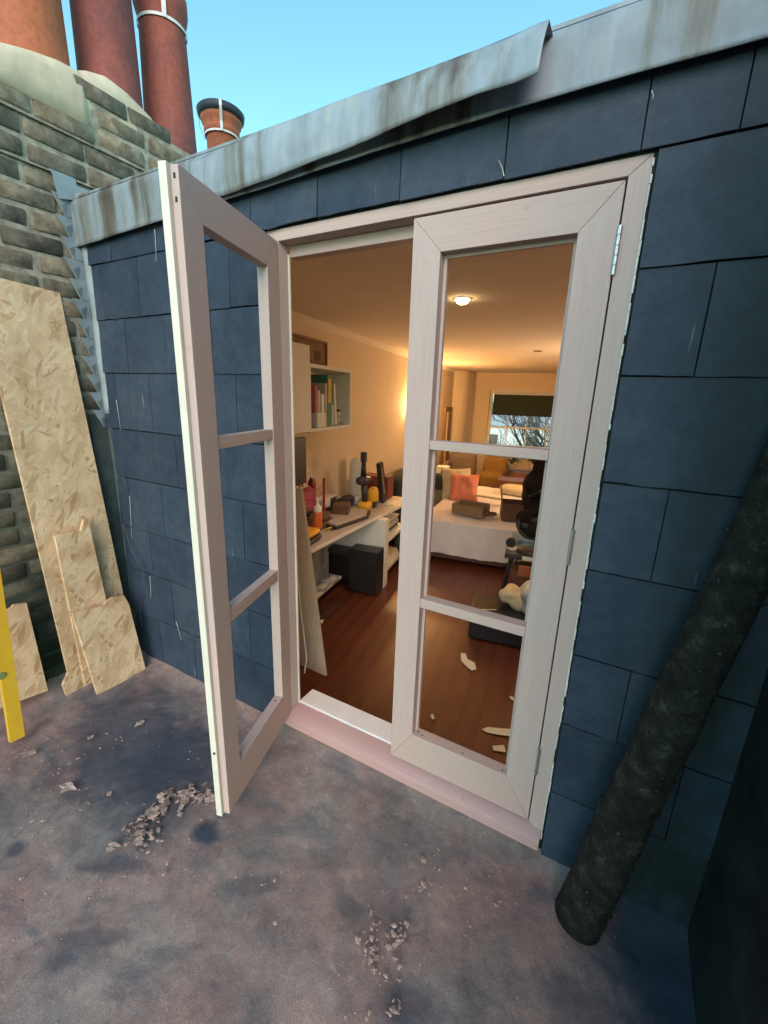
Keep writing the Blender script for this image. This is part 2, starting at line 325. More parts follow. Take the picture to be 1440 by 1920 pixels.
def floorm():
    mt, t, b = nodes('red_brown_floorboard')
    oi = t.nodes.new('ShaderNodeObjectInfo'); v = coords(t, (14, 1.2, 14))
    n = N(t, 'ShaderNodeTexNoise', Scale=1.0, Detail=6.0, Distortion=0.8); t.links.new(v, n.inputs[0])
    kv = coords(t, (3.5, 2.2, 1)); k = N(t, 'ShaderNodeTexVoronoi', Scale=1.0); t.links.new(kv, k.inputs[0])
    c = ramp(t, n.outputs[0], [(0.3, (0.075, 0.022, 0.011)), (0.6, (0.135, 0.042, 0.020)), (0.8, (0.20, 0.068, 0.032))])
    kr = ramp(t, k.outputs['Distance'], [(0.05, (0.35, 0.32, 0.3)), (0.17, (1, 1, 1))])
    c = mixc(t, 1.0, c, kr, 'MULTIPLY')
    pr = ramp(t, oi.outputs['Random'], [(0, (0.90, 0.90, 0.90)), (1, (1.1, 1.08, 1.06))])
    t.links.new(mixc(t, 1.0, c, pr, 'MULTIPLY'), b.inputs['Base Color']); b.inputs['Roughness'].default_value = 0.33
    bump(t, b, n.outputs[0], 0.15, 0.002); return mt
FLOORM = floorm()

# ------------------------------------------------------------------ mesh building helpers
class MB:
    def __init__(s): s.v = []; s.f = []
    def add(s, vs, fs):
        o = len(s.v); s.v += [tuple(p) for p in vs]; s.f += [tuple(i + o for i in f) for f in fs]; return s
    def box(s, x0, x1, y0, y1, z0, z1):
        return s.add([(x0, y0, z0), (x1, y0, z0), (x1, y1, z0), (x0, y1, z0), (x0, y0, z1), (x1, y0, z1), (x1, y1, z1), (x0, y1, z1)],
                     [(0, 3, 2, 1), (4, 5, 6, 7), (0, 1, 5, 4), (1, 2, 6, 5), (2, 3, 7, 6), (3, 0, 4, 7)])
    def prism(s, pts, d):
        pts = [Vector(p) for p in pts]; d = Vector(d); n = len(pts)
        nr = Vector((0, 0, 0))
        for i in range(n): nr += (pts[i] - pts[0]).cross(pts[(i + 1) % n] - pts[0])
        if nr.dot(d) > 0: pts = pts[::-1]
        return s.add(pts + [p + d for p in pts], [tuple(range(n)), tuple(range(2 * n - 1, n - 1, -1))] + [(i, i + n, (i + 1) % n + n, (i + 1) % n) for i in range(n)])
    def tube(s, pts, r, n=10, caps=True):
        pts = [Vector(p) for p in pts]; rs = r if isinstance(r, (list, tuple)) else [r] * len(pts)
        o = []; fs = []
        for i, p in enumerate(pts):
            d = (pts[min(i + 1, len(pts) - 1)] - pts[max(i - 1, 0)]).normalized()
            a = d.cross(Vector((0.13, 0.31, 0.94)) if abs(d.z) < 0.9 else Vector((1, 0, 0))).normalized(); b = d.cross(a)
            for k in range(n):
                an = 2 * math.pi * k / n; o.append(p + (a * math.cos(an) + b * math.sin(an)) * rs[i])
        for i in range(len(pts) - 1):
            for k in range(n): fs.append((i * n + k, i * n + (k + 1) % n, (i + 1) * n + (k + 1) % n, (i + 1) * n + k))
        if caps: fs.append(tuple(range(n - 1, -1, -1))); fs.append(tuple(range((len(pts) - 1) * n, len(pts) * n)))
        return s.add(o, fs)
    def lathe(s, prof, c=(0, 0, 0), n=28):
        o = []; fs = []
        for r, z in prof:
            for k in range(n):
                a = 2 * math.pi * k / n; o.append((c[0] + r * math.cos(a), c[1] + r * math.sin(a), c[2] + z))
        for i in range(len(prof) - 1):
            for k in range(n): fs.append((i * n + k, i * n + (k + 1) % n, (i + 1) * n + (k + 1) % n, (i + 1) * n + k))
        return s.add(o, fs)
    def soft(s, c, sz, p=6, seg=8, amp=0.0, freq=4.0, seed=0):
        c = Vector(c); idx = {}; o = []; fs = []
        def vid(q):
            k = tuple(round(x, 5) for x in q)
            if k not in idx:
                v = Vector(q); L = (abs(v.x) ** p + abs(v.y) ** p + abs(v.z) ** p) ** (1 / p); v = v / L
                pt = Vector((v.x * sz[0] / 2, v.y * sz[1] / 2, v.z * sz[2] / 2))
                if amp: pt += v.normalized() * amp * mnoise.noise(pt * freq + Vector((seed, seed * 2.3, 0)))
                idx[k] = len(o); o.append(c + pt)
            return idx[k]
        for ax in range(3):
            for sg in (-1, 1):
                for i in range(seg):
                    for j in range(seg):
                        q = []
                        for di, dj in ((0, 0), (1, 0), (1, 1), (0, 1)):
                            u = -1 + 2 * (i + di) / seg; v = -1 + 2 * (j + dj) / seg
                            t = [0, 0, 0]; t[ax] = sg; t[(ax + 1) % 3] = u; t[(ax + 2) % 3] = v; q.append(vid(t))
                        fs.append(tuple(q if sg > 0 else q[::-1]))
        return s.add(o, fs)
    def mesh(s, name):
        me = bpy.data.meshes.new(name); me.from_pydata(s.v, [], s.f); me.update(); return me
def ob(name, mb, mat, parent=None, loc=None, rz=None, smooth=False, bevel=0.0, rot=None):
    me = mb if isinstance(mb, bpy.types.Mesh) else mb.mesh(name)
    if mat and not me.materials: me.materials.append(mat)
    if smooth:
        for p in me.polygons: p.use_smooth = True
    o = bpy.data.objects.new(name, me); COL.objects.link(o)
    if parent is not None: o.parent = parent
    if loc is not None: o.location = loc
    if rz is not None: o.rotation_euler = (0, 0, rz)
    if rot is not None: o.rotation_euler = rot
    if bevel:
        b = o.modifiers.new('bevel', 'BEVEL'); b.width = bevel; b.segments = 2; b.limit_method = 'ANGLE'; b.angle_limit = 0.7
        for p in me.polygons: p.use_smooth = True
        try:
            wn = o.modifiers.new('wn', 'WEIGHTED_NORMAL'); wn.keep_sharp = False
        except Exception: pass
    return o
def tag(o, label=None, cat=None, group=None, kind=None):
    if label: o['label'] = label
    if cat: o['category'] = cat
    if group: o['group'] = group
    if kind: o['kind'] = kind
    return o
def thing(name, label, cat, loc=(0, 0, 0), rz=0.0, group=None, kind=None):
    o = bpy.data.objects.new(name, None); COL.objects.link(o); o.location = loc; o.rotation_euler = (0, 0, rz); o.empty_display_size = 0.05
    return tag(o, label, cat, group, kind)
def inner(name, label, cat, a, b, z, rz=0.0, group=None): return thing(name, label, cat, LP(a, b, z), TH + rz, group)

# ================================================================== SETTING: terrace, ground
def terrace():
    x0, x1, y0, y1 = -2.46, 0.40, -3.2, 0.02; nx, ny = 260, 280
    vs = []; fs = []
    for j in range(ny + 1):
        for i in range(nx + 1):
            x = x0 + (x1 - x0) * i / nx; y = y0 + (y1 - y0) * j / ny
            p = Vector((x, y, 0)); z = 0.009 * mnoise.noise(p * 4.0) + 0.004 * mnoise.noise(p * 11 + Vector((3, 1, 0))) + 0.0016 * mnoise.noise(p * 34)
            e2 = max(0.0, 1 - (x + 2.44) / 0.13); z += 0.07 * e2 * e2
            e = max(0.0, (y + 0.10) / 0.12); z += 0.030 * e * e if y > -0.10 else 0
            vs.append((x, y, z))
    for j in range(ny):
        for i in range(nx):
            a = j * (nx + 1) + i; fs.append((a, a + 1, a + nx + 2, a + nx + 1))
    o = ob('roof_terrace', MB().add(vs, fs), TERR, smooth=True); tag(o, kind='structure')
terrace()
o = ob('terrace_slab', MB().box(-3.2, 0.8, -3.25, 0.03, -0.30, -0.02), DARKW); tag(o, kind='structure')
g = ob('ground', MB().add([(-1500, -1500, -9), (1500, -1500, -9), (1500, 1500, -9), (-1500, 1500, -9)], [(0, 1, 2, 3)]), simple('far_ground', (0.10, 0.11, 0.08), 0.95, scale=0.3)); tag(g, kind='structure')

# ================================================================== slate hung wall
wall = thing('slate_hung_wall', 'blue grey slate hung roof extension wall around the wooden french doors', 'wall')
OX0, OX1, OZ = -1.245, -0.045, 2.126
b = MB()
b.box(-2.9, OX0, 0.0, 0.052, -0.02, 2.40); b.box(-2.9, -1.40, 0.0521, 0.14, -0.02, 2.40); b.box(OX1, 0.9, 0.0, 0.14, -0.02, 2.40)
b.box(OX0, OX1, 0.0, 0.14, OZ, 2.40); b.box(OX0, OX1, 0.0, 0.14, -0.33, 0.03)
ob('wall_core', b, DARKW, wall)
ZS = [0.015, 0.296, 0.572, 0.823, 1.104, 1.361, 1.636, 1.884, 2.130, 2.40]
rowA = [-2.44, -2.19, -1.88, -1.60, -1.305, -1.004, -0.698, -0.388, -0.073, 0.107, 0.42]
rowB = [-2.44, -2.30, -2.015, -1.70, -1.435, OX0 - .008, None, OX1 + .008, 0.290, 0.60]
rowC = [-2.44, -2.16, -1.865, -1.56, OX0 - .008, None, OX1 + .008, 0.118, 0.43]
TW = math.atan2(0.014, 0.27)
smesh = {}
def slate_piece(xa, xb, z0, z1, k):
    g_ = 0.0016; xa += g_; xb -= g_
    j = lambda s_: random.uniform(-s_, s_)
    lap = -0.0035 if z0 > 1.3 else -0.006; y0 = -0.021 + j(0.0025); yt = -0.0065 + j(0.001)
    zb0, zb1 = z0 + j(0.0025), z0 + j(0.0025); th = 0.0075
    if True:
        n_ = 7; y0 = (-0.0165 if z0 > 1.3 else -0.013) + j(0.0015); yt = -0.0095 + j(0.0008); th = 0.0065; cx = (xa + xb) / 2; cz = (z0 + z1) / 2; skew = j(0.0018)
        P_ = [(xa, y0, zb0)]
        for q in range(1, n_): f = q / n_; P_.append((xa + (xb - xa) * f, y0 + skew * f, zb0 + (zb1 - zb0) * f + j(0.0011) - (0.004 if random.random() < .03 else 0)))
        P_ += [(xb, y0 + skew, zb1), (xb + j(.0008), (y0 + yt) / 2, (z0 + z1) / 2), (xb, yt - .001, z1 + lap), (xa, yt - .001, z1 + lap), (xa + j(.0008), (y0 + yt) / 2, (z0 + z1) / 2)]
        P_ = [(p[0] - cx, p[1], p[2] - cz) for p in P_]
        o = ob('slate', MB().prism(P_, (0, th, 0)), SLATE, wall, loc=(cx, 0, cz)); return
    v = [(xa, y0, zb0), (xb, y0 + j(0.002), zb1), (xb, y0 + th, zb1), (xa, y0 + th, zb0),
         (xa + j(.001), yt - .001, z1 + lap), (xb, yt - .001, z1 + lap), (xb, yt + th - .002, z1 + lap), (xa, yt + th - .002, z1 + lap)]
    cx = (xa + xb) / 2; cz = (z0 + z1) / 2
    v = [(p[0] - cx, p[1], p[2] - cz) for p in v]
    m_ = MB().add(v, [(0, 3, 2, 1), (4, 5, 6, 7), (0, 1, 5, 4), (1, 2, 6, 5), (2, 3, 7, 6), (3, 0, 4, 7)])
    o = ob('slate', m_, SLATE, wall, loc=(cx, 0, cz))
for r in range(9):
    z0, z1 = ZS[r], ZS[r + 1]
    row = rowA if r == 8 else (rowB if r % 2 == 1 else rowC)
    for i in range(len(row) - 1):
        if row[i] is None or row[i + 1] is None: continue
        slate_piece(row[i], row[i + 1], z0, z1, i)
# chalk scratches: thin flakes lifted at the slate edges
sc_pts = [(945, 330, 935, 300), (1222, 170, 1224, 186), (290, 430, 293, 490), (218, 750, 226, 808), (330, 1165, 340, 1200), (243, 930, 247, 1010), (281, 1080, 283, 1120)]
for i, (xa, ya, xb, yb) in enumerate(sc_pts):
    p = at(xa, ya, 1, -0.024); q = at(xb, yb, 1, -0.022)
    ob('chipped_edge', MB().tube([p, (p + q) / 2 + Vector((0.002, 0, 0)), q], [0.0012, 0.0008, 0.0004], 5), FILLER, wall)

# ---- lead fascia at the roof edge
fas = thing('lead_roof_edge', 'streaky pale blue lead sheet edging along the top of slate wall', 'roof flashing')
b = MB()
def sheet(fn, nu, nv, th=0.004):
    vs = []; fs = []
    for s_ in (0, 1):
        for j in range(nv + 1):
            for i in range(nu + 1):
                p = Vector(fn(i / nu, j / nv)); vs.append(p + Vector((0, th * s_, 0)))
    n = (nu + 1) * (nv + 1)
    for j in range(nv):
        for i in range(nu):
            a = j * (nu + 1) + i
            fs.append((a, a + 1, a + nu + 2, a + nu + 1)); fs.append((n + a, n + a + nu + 1, n + a + nu + 2, n + a + 1))
    for i in range(nu):
        fs.append((i, n + i, n + i + 1, i + 1)); a = nv * (nu + 1) + i; fs.append((a, a + 1, n + a + 1, n + a))
    for j in range(nv):
        a = j * (nu + 1); fs.append((a, a + nu + 1, n + a + nu + 1, n + a)); a += nu; fs.append((a, n + a, n + a + nu + 1, a + nu + 1))
    return MB().add(vs, fs)
def fa(u, v):           # main fascia strip, slightly wavy
    x = -2.47 + u * 2.97
    zb = 2.205 + 0.062 * max(0, min(1, (x + 2.4) / 2.0)); zt = 2.405
    y = -0.045 + 0.005 * mnoise.noise(Vector((x * 3, v, 0))) + 0.008 * (1 - v)
    if v > 0.999: y = -0.03
    return (x, y - (0.006 if v < 0.08 else 0), zb + (zt - zb) * v + 0.003 * mnoise.noise(Vector((x * 6, 4, 0))))
ob('fascia_strip', sheet(fa, 90, 10), LEAD, fas, smooth=True)
ob('top_sheet', MB().box(-2.47, 0.5, -0.034, 0.6, 2.403, 2.412), LEAD, fas)
B0 = [(355, 386), (440, 359), (506, 335), (603, 295), (655, 276), (710, 253), (797, 214), (895, 176), (955, 157), (1009, 136)]
T0 = [(355, 304), (395, 289), (500, 241), (600, 203), (700, 165), (800, 128), (900, 90), (960, 66), (1000, 47), (1030, 36)]
ys = [-0.058, -0.060, -0.066, -0.075, -0.082, -0.088, -0.098, -0.108, -0.118, -0.128]
BP = [at(*p, 1, y) for p, y in zip(B0, ys)]; TP = [at(*p, 1, y * 0.55 - 0.025) for p, y in zip(T0, ys)]
def lerp_l(L, u):
    k = u * (len(L) - 1); i = min(int(k), len(L) - 2); f = k - i; return L[i] * (1 - f) + L[i + 1] * f
def lf(u, v):
    p = lerp_l(BP, u); q = lerp_l(TP, u); r = p * (1 - v) + q * v
    return r + Vector((0, -0.007 * math.sin(v * math.pi) + 0.004 * mnoise.noise(r * 9), 0))
lo = ob('loose_lead_flap', sheet(lf, 60, 8, 0.003), LEAD2, fas, smooth=True); lo['label'] = 'loose lead flap bent outward with a cut end'
tb = MB(); 
tv = []; 
for i in range(61):
    q = lerp_l(TP, i / 60); tv += [q + Vector((0, 0.001, 0)), Vector((q.x, 0.05, q.z + 0.004))]
tb.add(tv, [(2 * i, 2 * i + 2, 2 * i + 3, 2 * i + 1) for i in range(60)]); ob('flap_top', tb, LEAD2, fas, smooth=True)

# house behind: flat roof and outer side walls
tag(ob('flat_roof', MB().box(-4.9, 2.6, 0.16, 11.2, 2.30, 2.398), DARKW), kind='structure')

# ================================================================== brick party wall and chimney stack
XW = -2.44
bw = thing('brick_wall', 'sooty old brick party wall with chimney stack at the left of the terrace', 'wall')
b = MB(); b.box(-3.0, XW - 0.005, -3.2, 0.0, -0.3, 2.489); b.box(-3.0, XW - 0.005, 0.001, 0.76, 2.3, 2.489)
b.box(-3.0, XW + 0.012, -1.3, 0.77, 2.49, 2.663); b.box(-3.0, XW + 0.028, -1.3, 0.78, 2.663, 2.755); b.box(-3.0, XW + 0.028, 0.10, 0.66, 2.755, 2.86)
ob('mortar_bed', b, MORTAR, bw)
bm_v = []
for k in range(8):
    random.seed(k); bb = bmesh.new(); bmesh.ops.create_cube(bb, size=1.0)
    Lh = 0.232 if k < 5 else 0.108
    for v in bb.verts: v.co = Vector((v.co.x * 0.05, v.co.y * Lh, v.co.z * 0.069)) + Vector((random.uniform(-.003, .003), random.uniform(-.005, .005), random.uniform(-.004, .004)))
    bmesh.ops.bevel(bb, geom=list(bb.edges), offset=0.006, segments=1, affect='EDGES')
    me = bpy.data.meshes.new('brick'); bb.to_mesh(me); bb.free(); me.materials.append(BRICK)
    for p in me.polygons: p.use_smooth = True
    bm_v.append(me)
random.seed(11)
CH = 0.0875; PL = 0.25
def brick_row(z, xf, ya, yb, off, heads=False):
    y = ya - off
    while y < yb:
        hd = heads or (random.random() < 0.12); L = 0.125 if hd else PL
        if y + L * 0.5 > ya - 0.1 and y + L * 0.6 < yb + 0.1:
            o = bpy.data.objects.new('brick', random.choice(bm_v[5:] if hd else bm_v[:5])); COL.objects.link(o); o.parent = bw
            o.location = (xf - 0.025 + random.uniform(-.003, .004), y + L / 2, z + CH / 2 + random.uniform(-.002, .002))
            o.rotation_euler = (random.uniform(-.012, .012), 0, random.uniform(-.02, .02) + (math.pi if random.random() < .5 else 0))
        y += L
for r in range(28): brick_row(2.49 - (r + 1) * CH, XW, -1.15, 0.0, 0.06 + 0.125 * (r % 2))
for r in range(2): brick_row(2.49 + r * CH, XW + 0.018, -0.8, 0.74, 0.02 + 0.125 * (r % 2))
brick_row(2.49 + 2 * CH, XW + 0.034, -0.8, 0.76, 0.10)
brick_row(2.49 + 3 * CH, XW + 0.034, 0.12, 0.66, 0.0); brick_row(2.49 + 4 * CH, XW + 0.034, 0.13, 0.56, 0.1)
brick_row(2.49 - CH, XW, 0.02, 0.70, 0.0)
# flaunching
xF = XW + 0.026
top = [(-60, 62), (0, 76), (60, 92), (110, 110), (148, 131), (165, 127), (200, 137), (240, 168), (285, 215), (322, 262), (345, 283), (372, 303)]
TPp = [at(px, py, 0, xF) for px, py in top]
poly = [(p.y, p.z) for p in TPp]
ylist = [p.y for p in TPp]; zlist = [p.z for p in TPp]
def topz(y):
    for i in range(len(ylist) - 1):
        if ylist[i] <= y <= ylist[i + 1]:
            f = (y - ylist[i]) / (ylist[i + 1] - ylist[i] + 1e-9); return zlist[i] * (1 - f) + zlist[i + 1] * f
    return zlist[0] if y < ylist[0] else zlist[-1]
def botz(y):
    if y < 0.09: return 2.735
    return 2.74
vs = []; fs = []; ny = 90; ya, yb = -0.6, ylist[-1] + 0.02
prof = [(0.0, 0), (0.004, 0.35), (0.0, 0.75), (-0.018, 0.98)]
for i in range(ny + 1):
    y = ya + (yb - ya) * i / ny; zt, zb_ = topz(y), botz(y); off = 0.0 if y < 0.085 else -0.014
    for dx, f in prof: vs.append((xF + 0.012 + off + dx + 0.004 * mnoise.noise(Vector((y * 9, f * 3, 0))), y, zb_ + (zt - zb_) * f))
    vs.append((xF - 0.08, y, zt + 0.012)); vs.append((xF - 0.28, y, zt + 0.02 + 0.01 * mnoise.noise(Vector((y * 5, 7, 0))))); vs.append((xF - 0.6, y, zt - 0.02)); vs.append((xF - 0.6, y, 2.6)); vs.append((xF - 0.05, y, zb_ - 0.02))
K = 9
for i in range(ny):
    for k in range(K):
        a = i * K + k; b_ = i * K + (k + 1) % K; fs.append((a, b_, b_ + K, a + K))
fs.append(tuple(range(K - 1, -1, -1))); fs.append(tuple(range(ny * K, ny * K + K)))
fl = ob('flaunching', MB().add(vs, fs), FLAUNCH, bw, smooth=True)
# chimney pots
def pot(base_px, base_py, xplane, r0, r1, ztop_px, mat, label, strap=False, collar=True, zb=None):
    p = at(base_px, base_py, 0, xplane)
    zb = p.z - 0.25 if zb is None else zb
    t_ = at(ztop_px[0], ztop_px[1], 0, xplane)
    h = t_.z - zb if isinstance(ztop_px, tuple) else ztop_px
    o = thing('chimney_pot', label, 'chimney pot', (p.x, p.y, zb), 0, 'chimney pots above the brick stack')
    pr = [(r0 * 1.0, 0), (r0, 0.10), (r1, h - 0.03), (r1 * 1.10, h), (r1 * 1.16, h + 0.03), (r1 * 1.16, h + 0.09), (r1 * 1.05, h + 0.11), (r1 * 1.05, h + 0.22), (r1 * 0.85, h + 0.22), (r1 * 0.82, 0.3)]
    ob('pot_body', MB().lathe(pr, n=40), mat, o, smooth=True)
    return o, h
o1, h1 = pot(57, 90, -2.60, 0.145, 0.135, (57, -420), TC1, 'orange clay chimney pot, leftmost and largest, cut by the photo edge')
o2, h2 = pot(205, 140, -2.60, 0.142, 0.128, (205, -240), TC2, 'tall red clay chimney pot between orange pot and white strapped pot')
o3, h3 = pot(322, 270, -2.60, 0.140, 0.118, (318, 47), TC2, 'tall red clay chimney pot with thin white strap round its collar', zb=2.75)
def ringpts(r, z, a0, a1, n=14): return [(r * math.cos(a0 + (a1 - a0) * i / n), r * math.sin(a0 + (a1 - a0) * i / n), z) for i in range(n + 1)]
def band(r, z, wd, a0, a1, n=18):
    vs = []; 
    for i in range(n + 1):
        a = a0 + (a1 - a0) * i / n
        for rr, zz in ((r, z), (r, z + wd), (r + .003, z + wd), (r + .003, z)): vs.append((rr * math.cos(a), rr * math.sin(a), zz))
    fs = []
    for i in range(n):
        for k in range(4): a = i * 4 + k; b_ = i * 4 + (k + 1) % 4; fs.append((a, b_, b_ + 4, a + 4))
    return MB().add(vs, fs)
ob('strap', band(0.1235, h3 - 0.065, 0.014, 0, 2 * math.pi, 40), TAPE, o3)
ac = math.atan2(CAM.y - o3.location.y, CAM.x - o3.location.x)
s_ = MB(); 
aa = ac + 0.12
for (r_, z_), (r2_, z2_) in zip([(0.124, h3 - .065), (0.133, h3 - .005), (0.139, h3 + .03), (0.139, h3 + .09)], [(0.133, h3 - .005), (0.139, h3 + .03), (0.139, h3 + .09), (0.127, h3 + .13)]):
    d = Vector((math.cos(aa), math.sin(aa), 0)); tdir = Vector((-math.sin(aa), math.cos(aa), 0))
    s_.prism([d * (r_ + .002) - tdir * .011 + Vector((0, 0, z_)), d * (r_ + .002) + tdir * .011 + Vector((0, 0, z_)), d * (r2_ + .002) + tdir * .011 + Vector((0, 0, z2_)), d * (r2_ + .002) - tdir * .011 + Vector((0, 0, z2_))], d * 0.003)
ob('vertical_strap', s_, TAPE, o3)
# short far pot
p4 = CAM + ray(419, 300) / F * 3.5
rim4 = CAM + ray(417, 226) / F * 3.5
h4 = rim4.z - p4.z
o4 = thing('chimney_pot', 'short orange chimney pot with dark rim just above the lead roof edge', 'chimney pot', (p4.x, p4.y, p4.z - 0.25), 0, 'chimney pots above the brick stack')
H = h4 + 0.25
ob('pot_body', MB().lathe([(0.135, 0), (0.125, 0.05), (0.118, H - .17), (0.135, H - .15), (0.137, H - .12), (0.130, H - .11), (0.150, H - .08), (0.165, H - .02), (0.12, H - .02), (0.10, 0.1)], n=40), TC1, o4, smooth=True)
ob('pot_rim', MB().lathe([(0.155, H - .05), (0.176, H - .035), (0.182, H - 0.0), (0.17, H + .012), (0.13, H + .006), (0.12, H - .03)], n=40), DARKCAP, o4, smooth=True)
ob('strap', band(0.130, H - .172, 0.014, 0, 2 * math.pi, 30), TAPE, o4)
ac = math.atan2(CAM.y - p4.y, CAM.x - p4.x); d = Vector((math.cos(ac), math.sin(ac), 0)); td = Vector((-math.sin(ac), math.cos(ac), 0)); s_ = MB()
for (r_, z_), (r2_, z2_) in (((.137, H - .172), (.140, H - .11)), ((.140, H - .11), (.184, H - .035)), ((.184, H - .035), (.187, H + .005))):
    s_.prism([d * r_ - td * .010 + Vector((0, 0, z_)), d * r_ + td * .010 + Vector((0, 0, z_)), d * r2_ + td * .010 + Vector((0, 0, z2_)), d * r2_ - td * .010 + Vector((0, 0, z2_))], d * .003)
ob('vertical_strap', s_, TAPE, o4)
ob('guy_wire', MB().tube([(-0.16 * td.x, -0.16 * td.y, H - .02), (-0.165 * td.x + d.x * .03, -0.165 * td.y + d.y * .03, H - .12), (-0.13 * td.x, -0.13 * td.y, H - .2)], 0.0016, 5), DARKCAP, o4)
tag(ob('far_chimney_stack', MB().box(p4.x - .4, p4.x + .3, p4.y - .3, p4.y + .3, 1.9, p4.z - 0.22), BRICK), 'low brick chimney stack hidden under the short orange pot behind the roof edge', 'chimney stack')

# ---- stepped lead flashing on the brick wall beside the slates
fsg = thing('stepped_flashing', 'blue grey saw-toothed lead flashing between brick wall and slates', 'flashing')
fx = XW + 0.012
b = MB(); z = 2.50; k_ = 0
while z > 1.43:
    k = (2.46 - z); yl = -0.088 + 0.045 * k; j1 = random.uniform(-.006, .006)
    b.prism([(fx, yl - 0.024 + j1, z), (fx, -0.001, z), (fx, -0.001, z - 0.0875), (fx, yl + 0.018, z - 0.0875)], (0.003 + 0.003 * (k_ % 2), 0, 0))
    # the free edge of each step stands slightly off the brick
    b.add([(fx + .007, yl - 0.022 + j1, z - .001), (fx + .015, yl + 0.0, z - 0.05), (fx + .007, yl + 0.020, z - 0.086), (fx + .007, yl + 0.03, z - .03)], [(0, 1, 3), (1, 2, 3), (0, 2, 1)])
    z -= 0.0875; k_ += 1
ob('stepped_sheet', b, LEADC, fsg)
def cv(u, v):
    zz = 1.43 + 1.0 * v; return (-2.428 + 0.052 * u, -0.012 - 0.012 * math.sin(u * math.pi) - 0.004 * mnoise.noise(Vector((u * 2, zz * 6, 1))), zz)
ob('corner_soaker', sheet(cv, 10, 30, 0.003), LEADC, fsg, smooth=True)
def cv2(u, v):
    zz = 0.02 + 1.42 * v; return (-2.428 + 0.045 * u, -0.008 - 0.006 * math.sin(u * math.pi) - 0.004 * mnoise.noise(Vector((u * 2, zz * 6, 5))), zz)
lw = ob('lower_soaker', sheet(cv2, 8, 30, 0.003), LEADD, fsg, smooth=True); lw['label'] = 'darker dirty lower lead strip'
ob('corner_cover', MB().box(XW + .002, XW + .010, -0.09, -0.002, 0.05, 1.43), LEADD, fsg)
ob('top_apron', MB().prism([at(98, 330, 0, XW + .03), at(200, 372, 0, XW + .03), at(196, 384, 0, XW + .03), at(110, 372, 0, XW + .03)], (0.004, 0, 0)), LEADC, fsg)

# ================================================================== right side wall + pole
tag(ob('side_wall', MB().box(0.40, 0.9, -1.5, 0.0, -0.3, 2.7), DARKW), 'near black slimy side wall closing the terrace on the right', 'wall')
p0 = Vector((0.098, -0.170, 0.0)); p1 = at(1436, 985, 1, -0.09)
dirp = (p1 - p0).normalized(); L = (p1 - p0).length * 1.45
pts = []; rs = []
for i in range(26):
    f = i / 25; q = p0 + dirp * (L * f) + Vector((0, 0, 0.03)); q += Vector((mnoise.noise(Vector((f * 6, 0, 0))), mnoise.noise(Vector((f * 6, 5, 0))), 0)) * 0.003
    pts.append(q); rs.append(0.068 - 0.019 * f + 0.004 * mnoise.noise(Vector((f * 14, 9, 0))))
po = thing('leaning_pole', 'thick dark mossy round pole leaning beside the doors at the right', 'pole', (0, 0, 0))
mb = MB().tube(pts, rs, 32)
ob('pole_shaft', mb, POLE, po, smooth=True)
random.seed(5); mo = MB()
for i in range(260):
    f = random.random() * .95; k = f * 25; i0 = min(int(k), 24); q = pts[i0].lerp(pts[i0 + 1], k - i0); r_ = rs[i0]
    a = dirp.cross(Vector((0, 0, 1))).normalized(); c_ = dirp.cross(a); an = random.uniform(0, 2 * math.pi)
    n_ = a * math.cos(an) + c_ * math.sin(an); s1 = random.uniform(.002, .006)
    mo.soft(q + n_ * r_, (s1 * 2, s1 * 2, s1 * 1.4), 2, 2)
x_ = ob('moss_lumps', mo, POLE, po, smooth=True); tag(x_, kind='stuff')

# ================================================================== french doors
fd = thing('french_doors', 'pale pink primed unglazed wooden french doors, left leaf swung open', 'door', (0, 0, 0))
fr = ob('right_jamb', MB().prism([(-0.0915, 0, 0.115), (OX1, 0, 0.085), (OX1, 0, OZ), (-0.0915, 0, 2.0885)], (0, 0.10, 0)), PRIM_Z, fd, bevel=0.0015); fr.name = 'jamb'
fr = ob('jamb', MB().prism([(-1.192, 0.0, 0.115), (OX0, 0.0, 0.085), (OX0, 0.0, OZ), (-1.192, 0.0, 2.0885)], (0, 0.048, 0)), PRIM_Z, fd, bevel=0.0015)
ob('jamb_lining', MB().box(-1.215, -1.186, 0.0485, 0.056, 0.10, 2.06), PALE, fd, bevel=0.001)
ob('jamb_lining', MB().box(-0.1125, -0.094, 0.055, 0.098, 0.14, 2.06), PRIM_Z, fd, bevel=0.001)
ob('head', MB().prism([(OX0, -.001, OZ), (OX1, -.001, OZ), (-0.0915, -.001, 2.0885), (-1.192, -.001, 2.0885)], (0, 0.10, 0)), PRIM_X, fd, bevel=0.0015)
ob('head_stop', MB().box(-1.19, -0.094, 0.056, 0.097, 2.050, 2.0875), PRIM_X, fd, bevel=0.002)
sill = MB()
pr = [(-0.034, 0.042), (-0.034, 0.082), (-0.002, 0.106), (0.052, 0.112), (0.052, 0.030), (-0.020, 0.036)]
sill.prism([(-1.262, y, z) for y, z in pr], (1.262 - 0.046, 0, 0)); ob('sill', sill, SILLM, fd, bevel=0.002)
ob('sill_board', MB().box(-1.19, -0.094, 0.0535, 0.155, 0.085, 0.121), WHITE, fd, bevel=0.003)
# ragged filler down the right-hand edge
fil = MB(); zz = 0.07
random.seed(3)
while zz < 2.10:
    h_ = random.uniform(.015, .05); wd = random.uniform(.0005, .0035) * (1 if random.random() < .8 else .2)
    if True: fil.box(OX1 - .0005, OX1 + wd + (.002 if random.random() < .7 else 0), -0.004 - random.uniform(0, .004), 0.006, zz, zz + h_ * .97)
    zz += h_
ob('filler_bead', fil, FILLER, fd)

